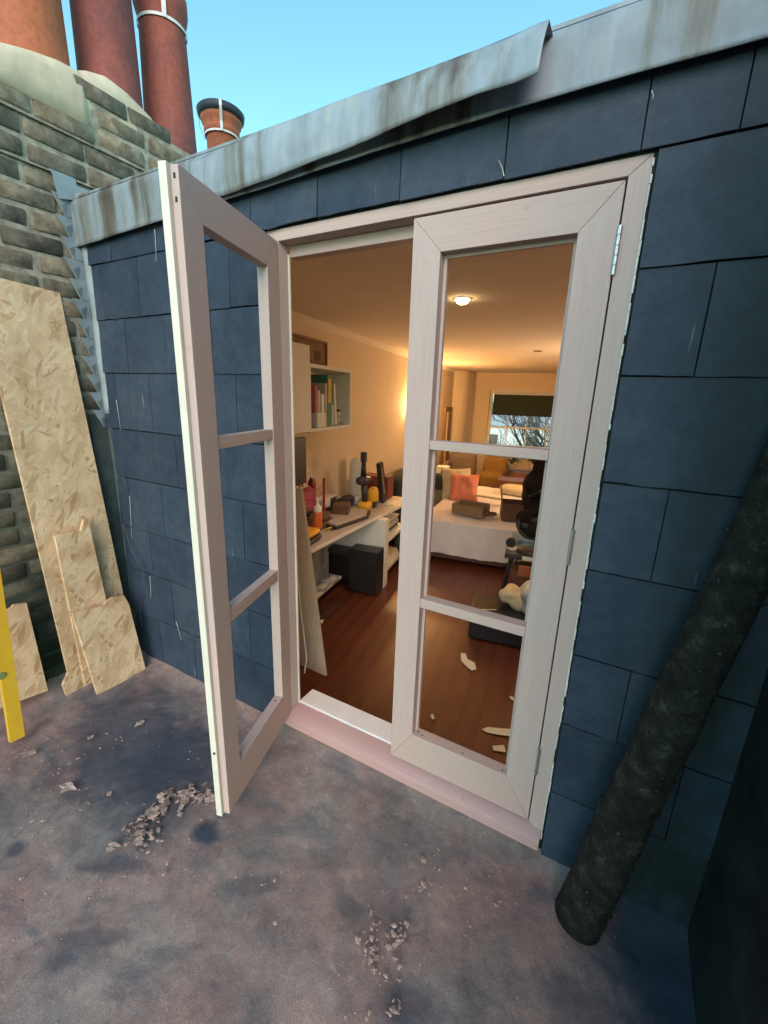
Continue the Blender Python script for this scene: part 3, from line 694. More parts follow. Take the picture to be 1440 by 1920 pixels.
def leaf(W, zt, zb, t, y0, loc, rz, label, sw=0.093, rt=0.10, rb=0.135, bars=((1.400, 1.430), (0.822, 0.858))):
    o = thing('door_leaf', None, None, loc, rz); o.parent = fd; o['label'] = label
    ya = y0; 
    H0, H1 = zb, zt; iz0, iz1 = zb + rb, zt - rt; ix0, ix1 = sw, W - sw; g_ = 0.0004
    ob('stile', MB().prism([(0, ya, H0), (0, ya, H1), (ix0 - g_, ya, iz1 + g_), (ix0 - g_, ya, iz0 - g_)], (0, t, 0)), PRIM_Z, o, bevel=0.0018)
    ob('stile', MB().prism([(W, ya, H0), (W, ya, H1), (ix1 + g_, ya, iz1 + g_), (ix1 + g_, ya, iz0 - g_)], (0, t, 0)), PRIM_Z, o, bevel=0.0018)
    ob('rail', MB().prism([(0 + g_, ya, H1), (W - g_, ya, H1), (ix1, ya, iz1 + 0), (ix0, ya, iz1 + 0)], (0, t, 0)), PRIM_X, o, bevel=0.0018)
    ob('rail', MB().prism([(0 + g_, ya, H0), (W - g_, ya, H0), (ix1, ya, iz0), (ix0, ya, iz0)], (0, t, 0)), PRIM_X, o, bevel=0.0018)
    for za, zb_ in bars: ob('glazing_bar', MB().box(ix0 + .0002, ix1 - .0002, ya + .002, ya + t - .003, za, zb_), PRIM_X, o, bevel=0.0015)
    return o, (ix0, ix1, iz0, iz1)
LC, dims = leaf(0.5605, 2.083, 0.117, 0.048, 0.002, (-0.656, 0.0, 0), 0.0, 'closed right leaf with three steel hinges', rb=0.145)
for sx in (dims[0], dims[1] - .010):           # inner rebate lips
    ob('rebate_lip', MB().box(sx + (.0002 if sx == dims[0] else 0), sx + (.010 if sx == dims[0] else .0098), .034, .0495, dims[2], dims[3]), PRIM_Z, LC)
ob('rebate_lip', MB().box(dims[0] + .011, dims[1] - .011, .034, .0495, dims[3] - .010, dims[3] - .0002), PRIM_X, LC)
for u in (0.13, 0.30, 0.45, 0.11):
    ob('screw_hole', MB().lathe([(0.0035, 0), (0.0, 0.0005)], (u, 0.018 + .01 * (u < .12), dims[2] + .0006), 8), SCREW, LC)
for z_ in (1.93, 1.155, 0.382):
    hg = MB()
    for k in range(5): hg.tube([(0.5640, -0.004, z_ - .055 + k * .022 + .0008), (0.5640, -0.004, z_ - .055 + (k + 1) * .022 - .0008)], 0.0058, 12)
    hg.box(0.5610, 0.5640, -0.001, 0.03, z_ - .054, z_ + .054)
    ob('hinge', hg, STEEL, LC)
AN = 0.299
LO, dm = leaf(0.535, 2.086, 0.098, 0.040, -0.040, (-1.190, -0.004, 0), -(math.pi / 2 - AN), 'left leaf swung open towards the terrace', sw=0.088, rb=0.15, bars=((1.395, 1.432), (0.815, 0.860)))
o_ = ob('meeting_strip', MB().box(0.5353, 0.549, -0.044, -0.022, 0.096, 2.088), PALE, LO, bevel=0.0015); o_['label'] = 'cream painted meeting edge strip'
for zz in (2.062, 2.012): ob('screw_hole', MB().box(0.5352, 0.5358, -0.014, -0.008, zz - .006, zz + .006), SCREW, LO)
ob('screw', MB().tube([(0.549, -0.03, 0.372), (0.5525, -0.03, 0.372)], 0.004, 8), SCREW, LO)
for u in (0.12, 0.42): ob('screw_hole', MB().lathe([(0.0045, 0), (0.0, 0.0005)], (u, -0.02, dm[2] + .0006), 8), SCREW, LO)

# ================================================================== boards and level at the brick wall
PN = Vector((1.0, 0, 0.082)).normalized()
def board(name, label, px, x0, th, mat, group=None, lean=0.082, obj_origin=None, yaw=0.0):
    n = Vector((math.cos(yaw), math.sin(yaw), lean)).normalized(); P0 = Vector((x0, -0.3, 0))
    w_ = [at_plane(a, b_, P0, n) for a, b_ in px]
    c = sum(w_, Vector()) / len(w_)
    # local frame: y = board normal, z = up the board
    yv = n; xv = Vector((0, 0, 1)).cross(yv).normalized() * -1; zv = xv.cross(yv); 
    M = Matrix((xv, yv, zv)).transposed()
    loc = [M.transposed() @ (p - c) for p in w_]
    mb = MB().prism([(p.x, 0, p.z) for p in loc], (0, -th, 0))
    bb = bmesh.new(); me0 = mb.mesh(name); bb.from_mesh(me0); bmesh.ops.recalc_face_normals(bb, faces=list(bb.faces)); bmesh.ops.triangulate(bb, faces=[f for f in bb.faces if len(f.verts) > 4]); bb.to_mesh(me0); bb.free()
    o = ob(name, me0, mat)
    Mm = M.to_4x4(); Mm.translation = c; o.matrix_world = Mm
    if label: tag(o, label, 'board', group)
    return o, c, M
OG = 'strand board offcuts leaning on the brick wall'
board('strand_board', 'tallest strand board leaning on the brick wall', [(-52, 508), (112, 549), (232, 1118), (214, 1150), (176, 1284), (125, 1305), (118, 1285), (128, 1262)], -2.335, 0.016, OSB, OG, lean=0.052)
board('strand_board', 'narrow strand board between the tallest board and the notched front offcut', [(103, 1005), (152, 995), (157, 975), (165, 972), (200, 1128), (205, 1200), (172, 1278), (160, 1284)], -2.285, 0.016, OSB, OG, lean=0.052)
board('strand_board', 'front strand board offcut with notched lower corner', [(136, 1150), (194, 1136), (200, 1128), (212, 1120), (233, 1117), (242, 1133), (273, 1254), (248, 1267), (252, 1284), (186, 1312)], -2.215, 0.016, OSB, OG, lean=0.060)
board('strand_board', 'short wide strand board offcut behind the yellow level', [(-60, 1170), (0, 1152), (22, 1140), (26, 1134), (50, 1131), (90, 1295), (30, 1317), (-40, 1345)], -2.36, 0.016, OSB, OG, lean=0.06)
lv, c_, M_ = board('spirit_level', None, [(-34, 1030), (-6, 1024), (47, 1380), (20, 1393)], -2.155, 0.024, YEL, lean=0.10)
tag(lv, 'yellow spirit level leaning at the left edge of the photo', 'spirit level')
pv = at_plane(1, 1268, Vector((-2.153, -0.3, 0)), Vector((1, 0, 0.10)).normalized())
b = MB().lathe([(0.0, .002), (0.013, .002), (0.015, 0.001), (0.015, -.006)], n=20)
o = ob('vial', b, simple('green_vial', (0.20, 0.26, 0.10), 0.2)); 
o.matrix_world = Matrix.Translation(pv) @ Vector((1, 0, 0.1)).to_track_quat('Z', 'Y').to_matrix().to_4x4() @ Matrix.Diagonal((1.3, 1, 1, 1))
mw = o.matrix_world.copy(); o.parent = lv; o.matrix_parent_inverse = lv.matrix_world.inverted(); o.matrix_world = mw
# black cable by the corner
cp = [(228, 880), (236, 930), (232, 985), (246, 1030), (268, 1070), (272, 1110), (262, 1140), (266, 1175)]
tag(ob('cable', MB().tube([at(x, y, 1, -0.04) for x, y in cp], 0.0016, 6), simple('grey_cable', (0.05, 0.06, 0.07), 0.5)), 'thin grey cable hanging down the slates in the left corner', 'cable')

# ================================================================== dead leaves and litter
def leafmesh(s, seed):
    random.seed(seed); mb = MB(); n = 9; vs = [(0, 0, 0.004)]
    for k in range(n):
        a = 2 * math.pi * k / n; r = s * (0.55 + 0.5 * random.random()) * (1.35 if k in (0, 2, 4) else 1)
        vs.append((r * math.cos(a), r * 0.75 * math.sin(a), 0.001 + s * 0.30 * random.random()))
    fs = [(0, 1 + k, 1 + (k + 1) % n) for k in range(n)]
    return mb.add(vs, fs)
random.seed(21)
spots = [(128, 1478, .045, 'pale crumpled dead leaf alone on the terrace at the left'), (52, 1415, .04, 'dead leaf beside the foot of the yellow level'), (262, 1357, .030, 'dead leaf in front of the notched strand board'),
         (170, 1385, .022, 'small dead leaf left of the leaf in front of the boards'), (395, 1500, .03, 'dead leaf at the foot of the open door leaf'), (790, 1612, .026, 'curled reddish dead leaf on bare felt below the door sill'),
         (210, 1590, .03, 'flat grey leaf lying left of the leaf pile'), (205, 1480 + 10, .018, 'tiny dead leaf right of the pale crumpled leaf')]
for i, (px, py, s, lab) in enumerate(spots):
    p = at(px, py, 2, 0.01); m_ = leafmesh(s * .8, 40 + i)
    tag(ob('dead_leaf', m_, DEADP if i in (0, 2) else DEADL, loc=(p.x, p.y, 0.012), rz=random.uniform(0, 6)), lab, 'leaf', 'dead leaves on the terrace')
def pile(name, label, pts, n, spread, s0, s1, seed):
    random.seed(seed); mb = MB()
    for i in range(n):
        a, b_ = random.choice(pts); p = at(a, b_, 2, 0.0); s = random.uniform(s0, s1)
        c = Vector((p.x + random.gauss(0, spread), p.y + random.gauss(0, spread), 0.008 + random.random() * .010))
        lm = leafmesh(s, seed * 100 + i); random.seed(seed * 1000 + i)
        R_ = Matrix.Rotation(random.uniform(0, 6.28), 3, 'Z') @ Matrix.Rotation(random.uniform(-.5, .5), 3, 'X')
        mb.add([R_ @ Vector(v) + c for v in lm.v], lm.f)
    tag(ob(name, mb, DEADL), label, 'leaves', kind='stuff')
pile('leaf_litter', 'heap of crumbled dead leaves at the foot of the open door', [(350, 1490), (320, 1500), (300, 1520), (262, 1545), (340, 1510), (285, 1530), (255, 1570), (370, 1500), (275, 1585), (400, 1495)], 110, .022, .007, .020, 3)
pile('leaf_litter', 'scattered crumbled dead leaves on the felt in front of the sill', [(745, 1760), (700, 1740), (730, 1790), (700, 1800), (720, 1840), (760, 1740), (740, 1890), (690, 1780), (790, 1665)], 60, .014, .004, .012, 4)
pile('peeling_flakes', 'thin pale flakes peeling from the felt across the near terrace', [(60, 1420), (150, 1500), (40, 1560), (200, 1660), (420, 1540), (500, 1650), (120, 1450), (700, 1800), (780, 1660), (720, 1720), (690, 1880), (800, 1620), (60, 1700), (330, 1600), (900, 1700), (240, 1380), (380, 1420)], 130, .05, .002, .009, 6)
random.seed(77); mb = MB()
for i in range(420):
    x = random.uniform(-2.3, 0.3); y = random.uniform(-2.0, -0.05); s = random.uniform(.0012, .0032)
    mb.soft((x, y, 0.006), (s * 2, s * random.uniform(1, 3), s), 2, 1)
tag(ob('grit', mb, DEADP), 'loose pale grit and crumbs strewn over the terrace felt', 'grit', kind='stuff')

# ================================================================== ROOM
fl = thing('room_floor', None, None, LP(0, 0, ZF), TH, kind='structure')
ob('floor_base', MB().box(-0.2, 3.9, -0.55, 9.6, -0.08, -0.016), DARKW, fl)
pw = 0.118
pm = MB().box(-pw / 2 + .0004, pw / 2 - .0004, -0.95, 9.45, -0.014, 0.0).mesh('plank'); pm.materials.append(FLOORM)
for k in range(34):
    o = bpy.data.objects.new('plank', pm); COL.objects.link(o); o.parent = fl; o.location = (-0.06 + k * pw, 0, random.uniform(-.0008, .0006))
# the front cuts: hide overlap with terrace side (floor kept inside front wall by its core below the sill)
def rwall(name, mb, mat):
    o = ob(name, mb, mat, loc=RO.copy(), rz=TH); tag(o, kind='structure'); return o
tag(ob('room_ceiling', MB().prism([(-2.7, 0.145, ZC), (1.7, 0.145, ZC)] + [tuple(LP(3.9, 9.6, ZC)), tuple(LP(-0.2, 9.6, ZC))], (0, 0, 0.08)), CEILP), kind='structure')
rwall('room_wall_left', MB().box(-0.2, 0.0, 0.06, 9.6, ZF - .05, ZC - .001), WALLP)
rwall('room_wall_right', MB().box(3.7, 3.9, -0.5, 9.6, ZF - .05, ZC - .001), WALLP)
W0, W1, WZ0, WZ1 = 0.74, 2.62, 0.42, 1.80
fw = MB()
fw.box(-0.2, W0, 9.3, 9.6, ZF - .05, ZC); fw.box(W1, 3.9, 9.3, 9.6, ZF - .05, ZC); fw.box(W0, W1, 9.3, 9.6, ZF - .05, WZ0); fw.box(W0, W1, 9.3, 9.6, WZ1, ZC)
rwall('room_wall_back', fw, WALLP)
def cov(): 
    m_ = MB(); m_.prism([(0.001, 0, ZC - .001), (0.06, 0, ZC - .001), (0.001, 0, ZC - .06)], (0, 9.29, 0)); return m_
rwall('ceiling_cove', cov(), CEILP)
tag(ob('chimney_breast', MB().prism([(0.0, 8.35, ZF), (0.20, 8.45, ZF), (0.32, 8.62, ZF), (0.36, 9.29, ZF), (0.0, 9.29, ZF)], (0, 0, ZC - ZF - .001)), WALLP, loc=RO.copy(), rz=TH, bevel=.03), kind='structure')
tag(ob('inner_front_wall', MB().box(OX1 + .002, 1.9, 0.1405, 0.19, ZF - .05, ZC).box(-2.6, -1.40, 0.1405, 0.19, ZF - .05, ZC).box(OX0 - .001, OX1 + .001, 0.1405, 0.19, OZ + .01, ZC), WALLP), kind='structure')
# skirting
rwall('skirting_board', MB().box(0.0, 0.018, 0.1, 9.3, ZF, ZF + 0.12), WHP)

# --- window at far end
wi = inner('sash_window', 'white sash window half covered by a dark green blind at the far end', 'window', 0, 9.38, 0)
ob('window_frame', MB().box(W0, W0 + .07, 0, .09, WZ0, WZ1).box(W1 - .07, W1, 0, .09, WZ0, WZ1).box(W0 + .07, W1 - .07, 0, .09, WZ1 - .07, WZ1).box(W0 + .07, W1 - .07, 0, .09, WZ0, WZ0 + .07), WHP, wi)
ob('meeting_rail', MB().box(W0 + .07, W1 - .07, 0.01, .08, 0.90, 0.945), WHP, wi)
for k in range(1, 4): xx = W0 + (W1 - W0) * k / 4; ob('glazing_bar', MB().box(xx - .012, xx + .012, 0.02, .06, WZ0 + .07, WZ1 - .07), WHP, wi)
gm, gt, gb = nodes('window_glass'); gb.inputs['Transmission Weight'].default_value = 1.0; gb.inputs['Roughness'].default_value = 0.0; gb.inputs['IOR'].default_value = 1.0; gb.inputs['Base Color'].default_value = (0.93, 0.96, 0.96, 1)
for k in range(4):
    xx = W0 + (W1 - W0) * k / 4 + .04; ob('pane', MB().box(xx, xx + .40, 0.036, .040, WZ0 + .07, WZ1 - .07), gm, wi)
bl = inner('roller_blind', 'dark green roller blind pulled over the top of the far window', 'blind', 0, 9.27, 0)
ob('blind_fabric', MB().box(0.84, 2.60, -.012, 0.0, 1.235, 1.70), GREENB, bl); ob('blind_bar', MB().box(0.84, 2.60, -.020, 0.006, 1.215, 1.235), GREENB, bl)
ob('blind_roller', MB().tube([(0.84, 0, 1.72), (2.60, 0, 1.72)], .022, 12), WHP, bl)
tag(ob('window_ledge', MB().box(0.70, 2.70, -0.30, 0.0, 0.33, 0.365), WHP, loc=LP(0, 9.3, 0), rz=TH), 'pale ledge under the far window carrying plants', 'ledge')

# --- lamps and an added fill light
def lamp_or_fill(a, b_, z, e, col, r=0.05):
    l = bpy.data.lights.new('lamp_or_fill_light', 'POINT'); l.energy = e; l.color = col; l.shadow_soft_size = r
    o = bpy.data.objects.new('lamp_or_fill_light', l); COL.objects.link(o); o.location = LP(a, b_, z); return o
WARM = (1.0, 0.54, 0.20)
cl = inner('ceiling_spotlight', 'glowing recessed ceiling spotlight', 'ceiling light', 1.44, 1.27, ZC)
ob('bulb', MB().lathe([(0.0, -0.034), (0.022, -0.032), (0.036, -0.024), (0.043, -0.010), (0.043, -.001)], n=24), emit('bulb_glow', (1.0, 0.72, 0.36), 26), cl, smooth=True)
ob('trim_ring', MB().lathe([(0.044, -0.001), (0.048, -0.006), (0.056, -0.006), (0.060, -0.001)], n=28), CEILP, cl, smooth=True)
spl = bpy.data.lights.new('spot_light', 'SPOT'); spl.energy = 26; spl.color = (1.0, 0.62, 0.30); spl.spot_size = math.radians(110); spl.spot_blend = 0.8; spl.shadow_soft_size = 0.04
so = bpy.data.objects.new('spot_light', spl); COL.objects.link(so); so.location = LP(1.44, 1.27, ZC - .05)
cl2 = inner('ceiling_spotlight', 'unlit dark recessed ceiling fitting further into the room', 'ceiling light', 1.86, 4.46, ZC)
ob('trim_ring', MB().lathe([(0.0, -.002), (0.035, -0.003), (0.05, -0.008), (0.062, -0.001)], n=24), BROWNW, cl2)
for i, (b_, lab) in enumerate(((4.95, 'glowing half bowl wall uplighter hidden behind the closed door stile'), (6.45, 'glowing half bowl wall uplighter nearer the far mirror'))):
    t_ = inner('wall_light', lab, 'wall light', 0.0, b_, 1.30, group='wall uplighters on the left wall')
    vs = []; n = 14
    prof = [(0.02, -.06), (0.07, -.04), (0.11, .0), (0.125, .05)]
    for r_, z_ in prof:
        for k in range(n + 1): a = -math.pi / 2 + math.pi * k / n; vs.append((max(.002, r_ * math.cos(a) * .85), r_ * math.sin(a), z_))
    fs = [(i_ * (n + 1) + k, i_ * (n + 1) + k + 1, (i_ + 1) * (n + 1) + k + 1, (i_ + 1) * (n + 1) + k) for i_ in range(3) for k in range(n)]
    ob('lamp_shade', MB().add(vs, fs), emit('shade_glow', (1.0, 0.62, 0.24), 2.2), t_, smooth=True)
    lamp_or_fill(0.10, b_, 1.44, (20, 36)[i], WARM, 0.05)
lamp_or_fill(2.9, 4.2, 1.3, 30, (1.0, 0.70, 0.44), 0.25)  # added fill light without a fixture, brightens the whole room

# --- shelf unit and cabinet
cb = inner('wall_cabinet', 'white wall cabinet end panel showing beside the open door hinge', 'cabinet', 0, 0, 0)
ob('cabinet_body', MB().box(0.01, 0.30, 0.45, 1.27, 1.275, 1.92), WHP, cb, bevel=.003)
sh = inner('wall_shelf', 'open white box shelf holding books and folders', 'shelf', 0, 0, 0)
S0, S1, SZ0, SZ1 = 1.28, 2.07, 1.265, 1.795
for nm, bx in (('shelf_board', (0.01, .29, S0, S1, SZ0, SZ0 + .03)), ('shelf_board', (0.01, .29, S0, S1, SZ1 - .03, SZ1)), ('side_panel', (0.01, .29, S1 - .03, S1, SZ0 + .031, SZ1 - .031)), ('side_panel', (0.01, .29, S0, S0 + .02, SZ0 + .031, SZ1 - .031)), ('back_panel', (0.005, .012, S0 + .02, S1 - .03, SZ0 + .031, SZ1 - .031))):
    ob(nm, MB().box(*bx), WHP, sh, bevel=.002)
bz = SZ0 + .031
bks = [(1.42, .03, .34, PINKC, 'pink folder on the shelf at its left end'), (1.46, .05, .30, GREYC, 'grey folder next to the pink one on shelf'), (1.53, .05, .27, WHP, 'white folder left of the yellow and green one on shelf'), (1.60, .030, .36, GREYC, 'tall pale folder behind the green one on the shelf'),
       (1.64, .075, .43, TEAL, 'tall green and yellow folder in the middle of the shelf'), (1.73, .022, .18, WHP, 'small white booklet right of the green folder'), (1.80, .03, .36, WHP, 'leaning white book near the right end of the shelf')]
for i, (b_, t_, h_, m_, lab) in enumerate(bks):
    o = inner('folder', lab, 'folder', 0.13, b_, bz + .001, group='folders in the white wall shelf')
    ob('cover', MB().box(-.09, .13, 0, t_, 0, h_), m_, o, bevel=.002)
    if i == 4: ob('spine_label', MB().box(.1305, .133, .01, t_ - .01, .20, .40), YCARD, o)
    if i == 6: o.rotation_euler = (0.12, 0, TH)
o = inner('small_figurine', 'small pale toy figure sitting at the right end of the shelf', 'figurine', .20, 1.93, bz + .001)
ob('figure', MB().soft((0, 0, .035), (.07, .07, .07), 2.5, 6).soft((0.01, 0, .095), (.06, .07, .06), 2.2, 6).soft((.03, .035, .02), (.05, .025, .03), 2.5, 4).soft((.03, -.035, .02), (.05, .025, .03), 2.5, 4), GREYC, o, smooth=True)
ob('hat', MB().soft((0.0, 0, .125), (.075, .08, .03), 2.5, 5), BLK, o, smooth=True)
o = inner('card_box', 'small white box at the left end of the shelf', 'box', .22, 1.42, bz + .001); ob('box_body', MB().box(0, .06, 0, .14, 0, .12), WHP, o, bevel=.003)
pf = inner('picture_frame', 'dark wood framed triple picture standing on top of the shelf', 'picture', .06, 0, SZ1)
y0_, y1_, h_ = 1.30, 1.99, .235
for nm, bx in (('frame_bar', (0, .02, y0_, y1_, h_ - .02, h_)), ('frame_bar', (0, .02, y0_, y1_, 0.001, .02)), ('frame_bar', (0, .02, y0_, y0_ + .02, .021, h_ - .021)), ('frame_bar', (0, .02, y1_ - .02, y1_, .021, h_ - .021))): ob(nm, MB().box(*bx), BROWNW, pf)
ob('mount', MB().box(.002, .008, y0_ + .02, y1_ - .02, .021, h_ - .021), CARD, pf)
for k, (q, s) in enumerate(((1.40, .08), (1.56, .13), (1.76, .11))): ob('picture', MB().box(.0085, .0105, q, q + s, .06, .06 + .12 - .02 * k), CARDD if k != 1 else BROWNW, pf)

# --- desk
dk = inner('desk', 'long grey topped desk with white panel legs along the left wall', 'desk', 0, 0, ZF)
dz = .42 - ZF
def deskpoly(): 
    return [(0.005, .25), (0.465, .25), (0.485, .95), (0.555, 1.6), (0.665, 2.5), (0.70, 2.95), (0.005, 2.95)]
ob('desk_top', MB().prism([(a, b_, dz - .03) for a, b_ in deskpoly()], (0, 0, .03)), DESKM, dk, bevel=.002)
ob('front_edge', MB().prism([(.466, .25, dz - .031), (.470, .25, dz - .031), (.490, .95, dz - .031), (.560, 1.6, dz - .031), (.671, 2.5, dz - .031), (.706, 2.95, dz - .031), (.701, 2.95, dz - .031), (.666, 2.5, dz - .031), (.556, 1.6, dz - .031), (.486, .95, dz - .031)], (0, 0, .031)), WHP, dk)
ob('panel_leg', MB().box(.02, .60, 2.02, 2.05, 0, dz - .031), WHP, dk, bevel=.002)
ob('panel_leg', MB().box(.60, .70, 2.02, 2.12, 0, dz - .031), WHP, dk, bevel=.002)
ob('panel_leg', MB().box(.06, .12, 1.70, 1.76, 0, dz - .031), WHP, dk, bevel=.002)
ob('panel_leg', MB().box(.02, .46, .28, .31, 0, dz - .031), WHP, dk)
ob('foot_shelf', MB().box(.03, .30, .31, 1.99, .10, .125), WHP, dk)
ob('side_shelf', MB().box(.10, .66, 2.13, 2.9, .42, .445), WHP, dk); ob('side_shelf', MB().box(.10, .66, 2.13, 2.9, .10, .125), WHP, dk)
ps = inner('paper_stack', 'stack of papers and files on the shelf right of the desk leg', 'papers', 0, 0, ZF)
for k in range(7): ob('file', MB().box(.25, .60 - .01 * (k % 3), 2.23, 2.75, .446 + k * .022 + .0005, .446 + (k + 1) * .022 - .001), [GREYC, DGR, WHP, GREYC][k % 4], ps)
# computer tower and box
ct = inner('computer_tower', 'black computer tower standing on floor under the desk', 'computer', 0, 0, ZF)
ob('case', MB().box(.40, .70, 1.80, 1.99, 0.015, .45), BLKM, ct, bevel=.006); ob('front_panel', MB().box(.41, .69, 1.788, 1.7995, .02, .44), BLK, ct, bevel=.004)
cs = inner('black_box', 'smaller black box behind the computer tower under the desk', 'box', 0, 0, ZF)
ob('box_body', MB().box(.15, .38, 1.86, 2.0, 0.05, .36), BLKM, cs, bevel=.006); ob('box_lid', MB().box(.145, .385, 1.855, 2.005, .361, .40), DGR, cs, bevel=.004)
random.seed(9); mb = MB()
for k in range(7):
    q = [(.15 + random.random() * .35, .8 + random.random() * .9, .012 + .01 * random.random()) for _ in range(6)]; mb.tube(q, .003, 5)
tag(ob('cable_tangle', mb, DGR, loc=LP(0, 0, ZF), rz=TH), 'tangle of dark cables on the floor under the desk', 'cables', kind='stuff')
mb = MB(); 
for k in range(8): mb.soft((.22 + .07 * random.random(), 1.0 + .1 * k, .155), (.10, .12, .06 + .05 * random.random()), 2.5, 4, .01, 20, k)
tag(ob('shelf_clutter', mb, GREYC, loc=LP(0, 0, ZF), rz=TH, smooth=True), 'pale crumpled bags on the low shelf under the desk', 'bags', kind='stuff')

DZ = .42
def dthing(n, lab, cat, a, b_, rz=0.0): return inner(n, lab, cat, a, b_, DZ + .0008, rz)
mo_ = dthing('monitor', 'black monitor seen edge-on beside the door hinge', 'monitor', .30, .90)
ob('screen', MB().box(-.02, .02, -.26, .26, .46, .82), BLK, mo_, bevel=.004); ob('stand', MB().box(-.04, -.021, -.03, .03, 0.012, .55), BLK, mo_); ob('base', MB().box(-.12, .10, -.12, .12, 0, .012), BLK, mo_)
# red basket with clutter
rb = dthing('wire_rack', 'pink red wire letter rack crowded with oddments on the desk', 'rack', .22, 1.40)
ob('back_plate', MB().box(-.06, -.05, -.10, .18, .13, .36), PINKC, rb, bevel=.003); ob('side_bar', MB().tube([(0.02, .20, .05), (0.02, .20, .42)], .012, 8), REDP, rb); ob('side_bar', MB().tube([(-.05, -.1, .05), (-.05, -.1, .40)], .006, 8), REDP, rb)
for k in range(4): ob('wire', MB().tube([(-.05, -.1, .10 + k * .08), (.06, .03, .12 + k * .08), (0.02, .20, .14 + k * .08)], .003, 6), REDP, rb)
ob('bow', MB().soft((0.0, .02, .40), (.06, .09, .08), 2.2, 5, .02, 20, 3), REDP, rb, smooth=True)
ob('tray', MB().box(-.08, .10, -.14, .24, 0, .05), CARDD, rb, bevel=.004)
a_ = dthing('headphones', 'white and black headphones hung over the red rack', 'headphones', .26, 1.27)
ob('headband', MB().tube([(0, .07 * math.cos(t), .46 + .07 * math.sin(t)) for t in [math.pi * k / 10 for k in range(11)]], .006, 8), WHP, a_); ob('ear_cup', MB().soft((0, .07, .44), (.03, .03, .06), 3, 4), BLK, a_, smooth=True); ob('ear_cup', MB().soft((0, -.07, .44), (.03, .03, .06), 3, 4), WHP, a_, smooth=True)
br = dthing('shaggy_toy', 'brown furry lump sitting on the desk by the red rack', 'toy', .30, 1.48); ob('body', MB().soft((0, 0, .10), (.10, .18, .08), 2.2, 8, .02, 30, 2), CARDD, br, smooth=True); ob('stand', MB().box(-.03, .03, -.05, .05, 0, .06), BROWNW, br)
gl = dthing('glue_bottle', 'orange glue bottle with white nozzle on the yellow case', 'bottle', .36, 1.26)
ob('bottle', MB().lathe([(0, .06), (.038, .06), (.04, .075), (.038, .19), (.030, .215), (.022, .22)], n=20), ORG, gl, smooth=True); ob('cap', MB().lathe([(.034, .205), (.034, .245), (.014, .26), (.008, .285), (.004, .33), (0, .33)], n=16), WHP, gl, smooth=True)
yc = dthing('yellow_tool_case', 'yellow and black power tool battery case at the desk front', 'tool case', .30, 1.0)
ob('lower_case', MB().soft((0, 0.02, .022), (.30, .42, .04), 5, 6), BLK, yc, smooth=True); ob('upper_case', MB().soft((.02, .10, .058), (.20, .28, .045), 4, 6), YELP, yc, smooth=True)
sw_ = dthing('snips', 'yellow handled hand snips lying on the desk edge', 'hand tool', .40, 1.48)
ob('handle', MB().tube([(-.03, -.08, .012), (0, -.02, .016), (.0, .03, .012)], .010, 8), YELP, sw_, smooth=True); ob('handle', MB().tube([(.02, -.08, .012), (.0, -.02, .013), (.01, .03, .012)], .009, 8), BLK, sw_, smooth=True); ob('blade', MB().box(-.008, .012, .03, .12, .008, .013), STEEL, sw_)
tr = dthing('black_tray', 'flat tray of grey sheet offcuts in the middle of the desk', 'tray', .33, 1.78); tr.scale = (1.1, 1.15, 1.3)
ob('tray', MB().prism([(-.17, -.22, 0), (.10, -.30, 0), (.21, .10, 0), (.16, .28, 0), (-.15, .26, 0)], (0, 0, .02)), BLK, tr, bevel=.003); ob('sheet', MB().prism([(-.16, -.20, .021), (.09, -.27, .021), (.19, .10, .021), (.14, .25, .021), (-.14, .24, .021)], (0, 0, .012)), DESKM, tr)
ob('offcut', MB().box(-.08, .06, .0, .15, .034, .10), CARDD, tr, rz=.3)
gp = dthing('grey_clamp', 'dark grey clamp lying over the tray', 'clamp', .18, 1.66)
ob('bar', MB().tube([(-.05, -.25, .12), (.0, 0, .10), (.05, .28, .075)], .016, 8), DGR, gp, smooth=True); ob('head', MB().soft((-.05, -.24, .11), (.10, .12, .12), 3, 6), BLK, gp, smooth=True); ob('foot', MB().box(.03, .07, .24, .28, 0, .07), DGR, gp)
cc = dthing('card_carton', 'pale open carton with dark end behind the tray', 'carton', .10, 1.85); ob('carton', MB().box(-.05, .08, -.16, .14, 0, .18), WHP, cc, bevel=.003); ob('carton_end', MB().box(.0805, .088, .0, .12, .06, .17), DGR, cc)
bt = dthing('paper_bag', 'brown paper bag behind the glue bottle', 'bag', .14, 1.25); ob('bag', MB().soft((0, 0, .13), (.12, .24, .26), 5, 6, .02, 9, 4), CARD, bt, smooth=True)
lm = dthing('white_table_lamp', 'unlit white cylinder lamp standing at the back of the desk', 'lamp', .14, 2.58)
ob('lamp_shade', MB().lathe([(.0, .48), (.05, .475), (.080, .43), (.085, .30), (.080, .04), (.05, .0), (0, 0)], n=24), WHP, lm, smooth=True)
dr = dthing('cordless_drill', 'yellow and grey cordless drill standing on its battery', 'drill', .40, 2.20); dr.scale = (1.25, 1.25, 1.2)
ob('battery', MB().soft((0, 0, .04), (.10, .13, .075), 4, 5), YELP, dr, smooth=True); ob('handle', MB().tube([(0, 0, .07), (-.01, -.01, .22)], [.024, .026], 12), DGR, dr, smooth=True)
ob('motor', MB().tube([(-.01, -.10, .27), (-.01, .0, .26), (-.01, .09, .25)], [.034, .04, .030], 14), DGR, dr, smooth=True); ob('chuck', MB().tube([(-.01, -.02, .28), (-.01, -.02, .42)], [.026, .018], 10), BLK, dr, smooth=True); ob('bit_holder', MB().box(-.03, .01, -.04, .0, .42, .50), DGR, dr)
ng = dthing('nail_gun', 'dark grey nail gun leaning with its long magazine to the right', 'nail gun', .44, 2.42); ng.scale = (1.3, 1.2, 1.15)
